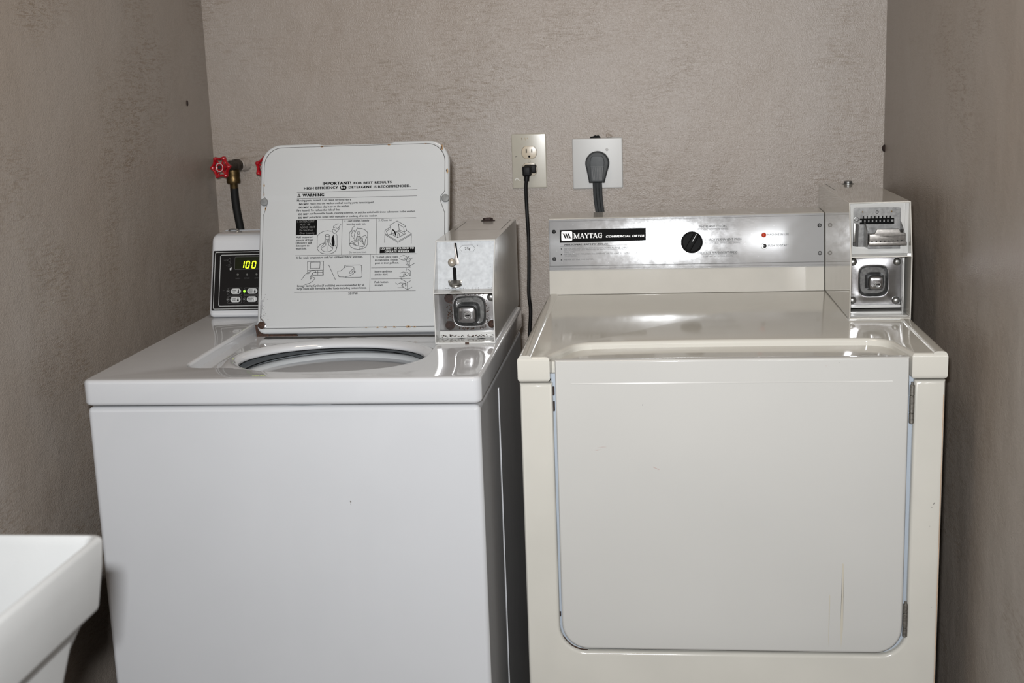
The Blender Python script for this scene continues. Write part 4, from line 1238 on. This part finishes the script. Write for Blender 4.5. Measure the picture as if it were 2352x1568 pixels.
# serif word mark, drawn letter by letter
def glyph(x, y, w, h, strokes):
    for (pts, t) in strokes:
        stroke(b, [(x + p[0] * w, y + p[1] * h) for p in pts], t * h, CONF, 3, 0.0027)
TH, TK, SE = 0.085, 0.19, 0.07
GL = {
    'M': [([(0.13, 0), (0.13, 1)], TH), ([(0.16, 1), (0.50, 0.02)], TK), ([(0.52, 0.02), (0.84, 1)], TH), ([(0.86, 1), (0.86, 0)], TK), ([(0, 0.035), (0.27, 0.035)], SE), ([(0.70, 0.035), (1.0, 0.035)], SE), ([(0, 0.965), (0.22, 0.965)], SE), ([(0.82, 0.965), (1, 0.965)], SE)],
    'A': [([(0.14, 0), (0.48, 1)], TH), ([(0.47, 1.0), (0.82, 0)], TK), ([(0.26, 0.34), (0.66, 0.34)], TH), ([(0, 0.035), (0.30, 0.035)], SE), ([(0.62, 0.035), (1, 0.035)], SE)],
    'Y': [([(0.16, 1), (0.50, 0.42)], TK), ([(0.84, 1), (0.52, 0.42)], TH), ([(0.51, 0.46), (0.51, 0)], TK), ([(0, 0.965), (0.36, 0.965)], SE), ([(0.66, 0.965), (1, 0.965)], SE), ([(0.32, 0.035), (0.70, 0.035)], SE)],
    'T': [([(0.50, 1), (0.50, 0)], TK), ([(0.02, 0.955), (0.98, 0.955)], TH), ([(0.04, 0.98), (0.04, 0.70)], SE), ([(0.96, 0.98), (0.96, 0.70)], SE), ([(0.30, 0.035), (0.70, 0.035)], SE)],
    'G': [([(0.90, 0.70), (0.80, 0.90), (0.60, 0.965), (0.40, 0.93), (0.22, 0.76), (0.16, 0.5), (0.22, 0.24), (0.40, 0.07), (0.60, 0.035), (0.78, 0.10), (0.84, 0.18)], TH * 1.2), ([(0.24, 0.74), (0.19, 0.5), (0.24, 0.26)], TK), ([(0.84, 0.46), (0.84, 0.0)], TK), ([(0.60, 0.46), (1.02, 0.46)], SE), ([(0.90, 0.98), (0.90, 0.66)], SE)]}
mx0, my, mh = -0.1714, 0.1182, 0.0104
wid = {'M': 0.0128, 'A': 0.0102, 'Y': 0.0104, 'T': 0.0090, 'G': 0.0100}
x = mx0
for ch in 'MAYTAG':
    glyph(x, my, wid[ch], mh, GL[ch])
    x += wid[ch] * (0.93 if ch in 'AYT' else 1.02)
# scratches
random.seed(4)
for i in range(26):
    x0 = random.uniform(0.10, 0.19); y0 = 0.140 + random.gauss(0, 0.010)
    stroke(b, [(x0 + 0.022 * t, y0 - 0.004 * t * t) for t in (0, 0.33, 0.66, random.uniform(0.8, 1.0))], random.uniform(0.00010, 0.00022), CONF, 4, 0.00235)
for i in range(60):
    x0 = random.uniform(-0.21, 0.30); y0 = random.uniform(0.066, 0.150)
    fillp(b, circ(x0, y0, random.uniform(0.0002, 0.0007), 7), CONF, 4, 0.00235)
strip = obj('control_strip', b, [M_alu, M_black, M_grey, M_whitep, M_lgrey], dcon)
b = BM()
KF = CONF @ up((0.0750, 0.1049, 0.0022)) @ Matrix.Rotation(-0.53, 4, 'Z')
lathe(b, [(0.0228, 0.0), (0.0228, 0.004), (0.0215, 0.0060), (0.0205, 0.0062), (0.0195, 0.0120), (0.0185, 0.0130), (0.008, 0.0132)], KF, 40)
rbox(b, -0.0062, 0.0062, -0.0195, 0.0210, 0.0120, 0.0215, 0.0016, 3, 0, KF)
rbox(b, -0.0005, 0.0005, 0.0020, 0.0190, 0.0212, 0.0217, 0, 1, 1, KF)
obj('dial_knob', b, [M_knob, M_lgrey], dcon)
b = BM(); lathe(b, [(0.0050, 0.0015), (0.0050, 0.0030), (0.0042, 0.0048), (0.0022, 0.0060)], CONF @ up((0.2231, 0.1169, 0)), 20)
obj('indicator_light', b, M_ledr, dcon, 'red indicator light')
b = BM()
FB = CONF @ up((0.2242, 0.0942, 0))
lathe(b, [(0.0066, 0.0015), (0.0066, 0.0042), (0.0058, 0.0052), (0.0047, 0.0052), (0.0044, 0.0035)], FB, 24, 0)
lathe(b, [(0.0042, 0.003), (0.0042, 0.0050), (0.0030, 0.0060), (0.001, 0.0062)], FB, 20, 1)
obj('start_button', b, [M_steel, M_plas], dcon)
for (x, y) in ((-0.2126, 0.1330), (-0.2126, 0.0756), (0.3360, 0.1344), (0.3367, 0.0774)):
    b = BM(); lathe(b, [(0.0042, 0.0015), (0.0042, 0.0028), (0.0034, 0.0030), (0.0030, 0.0022), (0.001, 0.0022)], CONF @ up((x, y, 0)), 18)
    obj('screw', b, M_black, dcon)

# ---- dryer coin box
BX0, BX1, BYF, BZB, BZS, BYT, BZT, BYR = 0.3468, 0.4555, -0.612, 0.9375, 1.0510, -0.584, 1.1462, -0.150
cbd = coin_box(cd, BX0, BX1, BYF, BZB, BZS, BYT, BZT, BYR, M_boxc, [(0.3590, -0.166), (0.3590, -0.300), (0.3595, -0.318), (0.372, -0.318)])
b = BM()
rbox(b, BX0 - 0.0004, BX1 + 0.0002, BYF + 0.001, BYF + 0.03, BZB - 0.0035, BZB + 0.0002, 0.0008, 2)
obj('base_flange', b, M_boxw, cbd)
yq = -0.565
vault(cbd, BX0 + 0.0024, 0.4449, 0.9560, BZS - 0.0014, yq, (0.3687, 0.4234, 0.9706, 1.0293), (0.3852, 0.4128, 0.9847, 1.0117), (0.4020, 0.9950, 0.0050), False)
for (x, z) in ((0.3585, 1.0361), (0.4370, 1.0352), (0.3585, 0.9650), (0.4365, 0.9637)):
    b = BM(); lathe(b, [(0.0072, 0.0), (0.0070, 0.0018), (0.0054, 0.0044), (0.0026, 0.0060)], fr((x, yq, z)), 20)
    obj('carriage_bolt', b, M_steel, cbd)
b = BM()
rbox(b, BX0 + 0.0024, 0.4449, yq - 0.004, yq + 0.002, 0.9505, 0.9560, 0.0008, 2)
rbox(b, BX0 + 0.0024, 0.4449, yq - 0.016, yq + 0.002, BZB + 0.0030, 0.9455, 0.0008, 2)
rbox(b, 0.4449, 0.4470, yq - 0.020, yq + 0.002, BZB + 0.003, BZS - 0.002, 0.0006, 2)
rbox(b, BX0 + 0.003, BX1 - 0.003, yq - 0.034, yq + 0.002, BZB + 0.0026, BZB + 0.0040, 0.0004, 1)
obj('vault_surround', b, M_boxw, cbd)
# upper half: cream mask with cut-out, zinc plate behind, eight coin slots, slide carriage
yu = -0.5780
UF = fr((0, yu, 0))
cut = [(0.3562, 1.1330), (0.3575, 1.1352), (0.3600, 1.1360), (0.4360, 1.1352), (0.4386, 1.1340), (0.4394, 1.1310), (0.4400, 1.0602), (0.3836, 1.0608), (0.3778, 1.0648), (0.3575, 1.0655), (0.3557, 1.0680)]
b = BM()
slab(b, [[(BX0 + 0.0024, BZS + 0.0008), (0.4470, BZS + 0.0008), (0.4470, BZT - 0.002), (BX0 + 0.0024, BZT - 0.002)], cut], -0.003, 0.0, UF, 0.0006, 0, 2)
rbox(b, 0.4470, BX1 - 0.0024, yu + 0.0005, yu + 0.0025, BZS + 0.001, BZT - 0.002)
obj('slide_mask', b, M_boxw, cbd)
b = BM()
holes = []
xs = [0.3742 + i * (0.4216 - 0.3742) / 7 for i in range(8)]
comb = [(0.3679, 1.1055), (0.4287, 1.1053), (0.4287, 1.1160)]
for xx in xs[::-1]:
    comb += [(xx + 0.0011, 1.1160), (xx + 0.0011, 1.1204), (xx - 0.0011, 1.1204), (xx - 0.0011, 1.1160)]
comb += [(0.3679, 1.1160)]
slab(b, [[(0.352, 1.058), (0.4425, 1.058), (0.4425, 1.138), (0.352, 1.138)], comb], -0.0060, -0.0035, UF, 0.0, 0)
slab(b, [[(0.353, 1.059), (0.4415, 1.059), (0.4415, 1.137), (0.353, 1.137)]], -0.0160, -0.0140, UF, 0.0, 1)
for i in range(9):
    xa = 0.3679 if i == 0 else xs[i - 1] + 0.0016
    xb = 0.4287 if i == 8 else xs[i] - 0.0016
    rbox(b, xa + 0.0004, xb - 0.0004, 1.1085, 1.1130, -0.0100, -0.0075, 0.0003, 1, 0, UF)
for (x, z, r, mi) in ((0.3726, 1.1281, 0.0013, 2), (0.4236, 1.1276, 0.0015, 2)):
    fillp(b, circ(x, z, r, 14), UF, mi, -0.0033)
stroke(b, circ(0.3981, 1.1271, 0.0023, 20), 0.0008, UF, 1, -0.0033, True)
plate = obj('coin_slide_plate', b, [M_mech, M_black, M_brass], cbd)
b = BM()
lathe(b, [(0.0044, -0.006), (0.0044, -0.0030), (0.0036, -0.0028), (0.0032, -0.0042), (0.001, -0.0044)], UF @ up((0.3622, 1.1149, 0)), 18)
obj('plate_rivet', b, M_dish, cbd)
# guide arms reaching forward
for xa, xb in ((0.3752, 0.3772), (0.4390, 0.4405)):
    b = BM()
    prism(b, [(-0.002, 1.1105), (0.0285, 1.0965), (0.0285, 1.0700), (-0.002, 1.0660)], xa, xb, Matrix(((0, 0, 1, 0), (-1, 0, 0, yu), (0, 1, 0, 0), (0, 0, 0, 1))), 0.0004, 1)
    obj('slide_guide', b, M_mech, cbd)
b = BM()
rbox(b, 0.3566, 0.3606, 1.0740, 1.1090, -0.006, 0.003, 0.001, 2, 0, UF)
rbox(b, 0.3610, 0.3656, 1.0640, 1.1060, -0.006, -0.001, 0.0006, 1, 1, UF)
rbox(b, 0.3560, 0.3610, 1.0665, 1.0735, -0.006, -0.001, 0.0006, 1, 1, UF)
obj('slide_post', b, [M_steel, M_gasket], cbd)
b = BM()
S0 = 0.0320                               # carriage stands out from the plate
rbox(b, 0.3790, 0.4440, 1.0715, 1.0780, 0.002, S0 + 0.003, 0.0006, 2, 0, UF)
prism(b, [(0.3800, 1.0775), (0.4425, 1.0790), (0.4425, 1.0925), (0.4330, 1.0930), (0.4310, 1.1005), (0.3925, 1.1000), (0.3895, 1.0912), (0.3800, 1.0905)], S0 - 0.0060, S0, UF, 0.0005, 2)
rbox(b, 0.3800, 0.4420, 1.0770, 1.0900, 0.002, S0 - 0.005, 0.0006, 1, 0, UF)
for i in range(8):
    xx = 0.3845 + i * 0.00735
    rbox(b, xx - 0.0011, xx + 0.0011, 1.0781, 1.0798, S0 - 0.001, S0 + 0.0006, 0, 1, 1, UF)
stroke(b, [(0.3802, 1.0868), (0.4422, 1.0878)], 0.0004, UF, 1, S0 + 0.0002)
obj('coin_carriage', b, [mat('carriage_steel', (0.21, 0.20, 0.188), 0.40, metal=0.6, var=0.18, vscale=200), M_black], cbd)
b = BM()
lathe(b, [(0.0125, -0.0005), (0.0125, 0.0010), (0.0088, 0.0022), (0.0086, 0.0062), (0.006, 0.0070)], up((0.4040, -0.180, BZT)), 24)
obj('top_bolt', b, M_dish, cbd)

# ================================================================== outlets and cords
duo = root('electrical_outlet', 'ivory double wall outlet with a black plug in its lower socket', 'outlet', (-0.2855, 0.0, 1.2028))
b = BM()
slab(b, [rrect(-0.3252, -0.2458, 1.1409, 1.2647, 0.003, 4), ], -0.001, 0.0055, WALLF, 0.0022)
for (x, z, dx, dz) in ((-0.3012, 1.2560, 0.0008, -0.005), (-0.3020, 1.2555, 0.002, -0.003), (-0.2935, 1.2560, 0.0003, -0.004), (-0.2880, 1.2560, 0.0006, -0.003), (-0.2925, 1.2515, 0.001, -0.001)):
    stroke(b, [(x, z), (x + dx, z + dz)], 0.0009, WALLF, 1, 0.0057)
stroke(b, [(-0.3172, 1.2133), (-0.3150, 1.2140), (-0.3128, 1.2144)], 0.0010, WALLF, 2, 0.0057)
stroke(b, [(-0.3195, 1.1590), (-0.3165, 1.1645), (-0.3120, 1.1625), (-0.3095, 1.1595), (-0.3065, 1.1598)], 0.0008, WALLF, 3, 0.0057)
obj('wall_plate', b, [M_ivory, M_brass, M_black, M_whitep], duo)
for z in (1.2225, 1.1840):
    b = BM()
    P = [(-0.2848 + 0.0172 * math.cos(a), z + max(-0.0142, min(0.0142, 0.0172 * math.sin(a)))) for a in [2 * math.pi * i / 40 for i in range(40)]]
    slab(b, [P], 0.003, 0.0068, WALLF, 0.0006, 0, 2)
    stroke(b, [(p[0] + (p[0] + 0.2848) * 0.03, p[1]) for p in P], 0.0006, WALLF, 2, 0.0057, True)
    for dx, hh in ((-0.0064, 0.0045), (0.0061, 0.0040)):
        fillp(b, [(-0.2848 + dx - 0.0012, z + 0.0036 - hh), (-0.2848 + dx + 0.0012, z + 0.0036 - hh), (-0.2848 + dx + 0.0012, z + 0.0036 + hh), (-0.2848 + dx - 0.0012, z + 0.0036 + hh)], WALLF, 1, 0.0070)
    fillp(b, circ(-0.2848, z - 0.0092, 0.0027, 14), WALLF, 1, 0.0070)
    obj('receptacle', b, [M_ivory2, M_black, M_grime], duo)
b = BM(); lathe(b, [(0.0034, 0.003), (0.0034, 0.0062), (0.0024, 0.0070)], WALLF @ up((-0.2852, 1.2028, 0)), 16)
obj('screw', b, M_ivory, duo)

pc = root('power_cord', 'thin black power cord hanging from the ivory outlet, between the machines', 'power cord', (-0.2870, -0.02, 1.168))
b = BM()
rbox(b, -0.2960, -0.2690, -0.0200, -0.0072, 1.1760, 1.1955, 0.003, 3)
rbox(b, -0.2985, -0.2790, -0.0430, -0.0150, 1.1705, 1.1935, 0.004, 3)
tube(b, [(-0.2885, -0.031, 1.178), (-0.2895, -0.032, 1.170), (-0.2905, -0.032, 1.160)], 0.0062, 12)
obj('plug', b, M_plugb, pc)
b = BM()
tube(b, [(-0.2900, -0.032, 1.166), (-0.2925, -0.031, 1.145), (-0.2922, -0.030, 1.10), (-0.2900, -0.031, 1.03), (-0.2910, -0.034, 0.96), (-0.2930, -0.036, 0.90), (-0.2905, -0.034, 0.86), (-0.2945, -0.034, 0.80), (-0.2960, -0.05, 0.70), (-0.300, -0.10, 0.58), (-0.320, -0.22, 0.50), (-0.34, -0.33, 0.48), (-0.345, -0.386, 0.48)], 0.0042, 12)
obj('cord', b, M_cordk, pc)

dxo = root('dryer_outlet', 'white square wall outlet plate behind a big round grey plug', 'outlet', (-0.1293, 0.0, 1.193))
b = BM()
slab(b, [rrect(-0.1863, -0.0720, 1.1360, 1.2503, 0.003, 4)], -0.001, 0.0055, WALLF, 0.0024)
obj('wall_plate', b, M_plate, dxo)
b = BM(); slab(b, [circ(-0.1293, 1.193, 0.0255, 36)], 0.004, 0.0075, WALLF, 0.0008)
obj('receptacle', b, M_gplug, dxo)
b = BM(); lathe(b, [(0.0032, 0.004), (0.0032, 0.0062), (0.0018, 0.0070)], WALLF @ up((-0.1072, 1.2240, 0)), 14)
obj('screw', b, M_plate, dxo)

gp = root('power_cord', 'thick grey ribbed power cord with round plug, running down behind the dryer', 'power cord', (-0.1293, -0.02, 1.19))
PO = [(-0.1290 + 0.0272 * math.cos(a), 1.1945 + 0.0272 * math.sin(a)) for a in [math.radians(-22 + i * 224 / 26) for i in range(27)]] + [(-0.1485, 1.1512), (-0.1135, 1.1508)]
def sc(P, k, cx, cz):
    return [(cx + (p[0] - cx) * k, cz + (p[1] - cz) * k) for p in P]
b = BM()
slab(b, [PO], 0.0072, 0.0300, WALLF, 0.0040, 0)
inn = [(-0.1450, 1.1970), (-0.1430, 1.2080), (-0.1385, 1.2120), (-0.1190, 1.2115), (-0.1145, 1.2075), (-0.1125, 1.1970), (-0.1180, 1.1540), (-0.1435, 1.1543)]
slab(b, [inn], 0.028, 0.0345, WALLF, 0.0014, 1)
for i in range(7):
    xx = -0.1385 + i * 0.0032
    stroke(b, [(xx + 0.0006, 1.1570), (xx + (xx + 0.129) * 0.25, 1.1860)], 0.0009, WALLF, 2, 0.0347)
stroke(b, [(-0.1440, 1.1880), (-0.1135, 1.1880)], 0.0006, WALLF, 2, 0.0347)
obj('plug', b, [M_gplug, M_gplug2, M_dimp], gp)
b = BM()
for k in (-1, 0, 1):
    o = k * 0.0070
    tube(b, [(-0.1305 + o, -0.018, 1.158), (-0.1298 + o, -0.018, 1.140), (-0.1288 + o * 0.98, -0.020, 1.115), (-0.1245 + o * 0.96, -0.024, 1.080), (-0.119 + o * 0.95, -0.028, 1.04), (-0.108 + o * 0.9, -0.034, 0.96), (-0.095 + o * 0.9, -0.05, 0.82), (-0.090 + o * 0.9, -0.10, 0.70), (-0.090 + o * 0.9, -0.1502, 0.66)], 0.0038, 10, 0)
rbox(b, -0.1375, -0.1235, -0.0195, -0.0165, 1.135, 1.158, 0.001, 1)
obj('cord', b, M_gplug, gp)

# ================================================================== water valves and hoses
def valve(cx, cz, rot, label, ax=-0.958):
    v = root('water_valve', label, 'valve', (ax, 0.0, 1.2135), 'water valves above the washing machine')
    p0 = Vector((ax, 0.0, 1.2135)); p1 = Vector((cx, -0.090, cz))
    d = (p1 - p0)
    D = d.normalized()
    R = D.to_track_quat('Z', 'Y').to_matrix().to_4x4()
    A = Matrix.Translation(p0) @ R
    Ln = d.length
    b = BM()
    lathe(b, [(0.0165, -0.001), (0.0165, 0.004), (0.0150, 0.010), (0.0135, 0.022), (0.0135, 0.026)], A, 20)
    lathe(b, [(0.0150, 0.018), (0.0152, 0.024), (0.0128, 0.026)], A, 8)
    obj('pipe_stub', b, M_pipe, v)
    b = BM()
    lathe(b, [(0.0118, 0.022), (0.0148, 0.028), (0.0148, 0.040), (0.0125, 0.044), (0.0135, 0.056), (0.0115, 0.064), (0.0095, 0.070), (0.0065, 0.072), (0.0062, Ln - 0.002)], A, 20)
    q = p0 + D * 0.050
    lathe(b, [(0.0105, -0.028), (0.0108, -0.012), (0.0115, 0.0)], Matrix.Translation(q), 18)
    obj('valve_body', b, M_dbrass, v)
    # hand wheel: six lobes on a rim, spokes and hub
    H = Matrix.Translation(p1) @ R @ Matrix.Rotation(rot, 4, 'Z')
    b = BM()
    R0 = 0.0205
    n = 72
    rr = []
    for i in range(n):
        a = 2 * math.pi * i / n
        R_ = R0 + 0.0018 * math.cos(6 * a)
        t_ = 0.0034 + 0.0009 * max(0, math.cos(6 * a))
        rr.append([H @ Vector(((R_ + t_ * math.cos(u)) * math.cos(a), (R_ + t_ * math.cos(u)) * math.sin(a), 0.0055 * math.sin(u) * (t_ / 0.0036))) for u in [2 * math.pi * k_ / 10 for k_ in range(10)]])
    loft(b, rr + [rr[0]])
    for k_ in range(6):
        a = math.pi / 3 * k_
        lathe(b, [(0.0015, -0.0058), (0.0040, -0.0045), (0.0050, 0.0), (0.0042, 0.0045), (0.0018, 0.0064)], H @ up((0.0226 * math.cos(a), 0.0226 * math.sin(a), 0)), 12)
        tube(b, [H @ Vector((0.008 * math.cos(a), 0.008 * math.sin(a), 0.001)), H @ Vector((0.014 * math.cos(a), 0.014 * math.sin(a), 0.0)), H @ Vector((0.021 * math.cos(a), 0.021 * math.sin(a), 0.0))], 0.0022, 8, 0, 1)
    lathe(b, [(0.0105, -0.005), (0.0108, 0.002), (0.0100, 0.0045), (0.0085, 0.0052), (0.0070, 0.0040)], H, 24)
    obj('hand_wheel', b, M_red, v)
    b = BM()
    lathe(b, [(0.0045, 0.001), (0.0045, 0.0065), (0.0030, 0.0080), (0.001, 0.0082)], H, 12)
    stroke(b, circ(0, 0, 0.0092, 24), 0.0010, H, 1, 0.0053, True)
    obj('wheel_screw', b, [M_drust, M_whitep], v)
    return v, q
v1, q1 = valve(-0.9860, 1.2135, 0.06, 'red six-lobed valve wheel in the left corner, fully in view over the hose')
v2, q2 = valve(-0.8810, 1.2090, math.pi / 6, 'red valve wheel mostly hidden behind the raised washer lid', -0.857)

def hose(q, label, x_end):
    h = root('supply_hose', label, 'hose', (q.x, q.y, q.z - 0.03))
    b = BM()
    T = Matrix.Translation(q)
    lathe(b, [(0.0150, -0.040), (0.0162, -0.036), (0.0158, -0.030), (0.0150, -0.026), (0.0158, -0.022), (0.0158, -0.010), (0.0120, -0.008)], T, 24)
    lathe(b, [(0.0088, -0.060), (0.0092, -0.058), (0.0092, -0.042), (0.0105, -0.038)], T, 20)
    obj('coupling', b, M_brass, h)
    b = BM()
    x, y, z = q
    tube(b, [(x, y, z - 0.052), (x + 0.0005, y, z - 0.075), (x + 0.003, y - 0.001, z - 0.105), (x + 0.009, y - 0.004, z - 0.145), (x + 0.017, y - 0.012, z - 0.20), (x + 0.03, y - 0.05, z - 0.28), (x + 0.04, y - 0.13, z - 0.36), (x_end, -0.30, 0.80), (x_end, -0.3862, 0.80)], 0.0094, 14)
    obj('hose', b, M_rubber, h)
hose(q1, 'black water hose with brass coupling hanging from the left corner valve', -0.88)

# ================================================================== utility sink in the foreground
us = root('utility_sink', 'white plastic utility sink, cut off at the lower left in front of the washing machine', 'sink', (-0.80, -2.02, 0.0))
SX0, SX1, SY0, SY1 = -1.029, -0.5735, -2.330, -1.722
def rr3(ins, z, r):
    return [(p[0], p[1], z) for p in rrect(SX0 + ins, SX1 - ins, SY0 + ins, SY1 - ins, max(r, 0.004), 8)]
b = BM()
rings = [rr3(0.160, 0.500, 0.06), rr3(0.090, 0.505, 0.05), rr3(0.070, 0.55, 0.045), rr3(0.040, 0.76, 0.03), rr3(0.0115, 0.905, 0.014), rr3(0.0095, 0.920, 0.012), rr3(0.0082, 0.9270, 0.011), rr3(0.0062, 0.9300, 0.010),
         rr3(0.0030, 0.9300, 0.010), rr3(0.0010, 0.9282, 0.009), rr3(0.0, 0.9250, 0.009), rr3(0.0020, 0.900, 0.009), rr3(0.0075, 0.8565, 0.009), rr3(0.0090, 0.8525, 0.009), rr3(0.0180, 0.8465, 0.009), rr3(0.0205, 0.844, 0.010), rr3(0.0560, 0.7605, 0.014), rr3(0.125, 0.50, 0.03), rr3(0.135, 0.470, 0.04), rr3(0.18, 0.465, 0.05)]
loft(b, rings, 0, True, True)
obj('basin', b, M_sink, us, ang=40)
for sx in (SX0 + 0.150, SX1 - 0.150):
    for sy in (SY0 + 0.150, SY1 - 0.150):
        b = BM(); lathe(b, [(0.016, 0.0), (0.018, 0.004), (0.017, 0.02), (0.020, 0.46), (0.026, 0.475)], up((sx, sy, 0)), 16)
        obj('leg', b, M_sink, us)
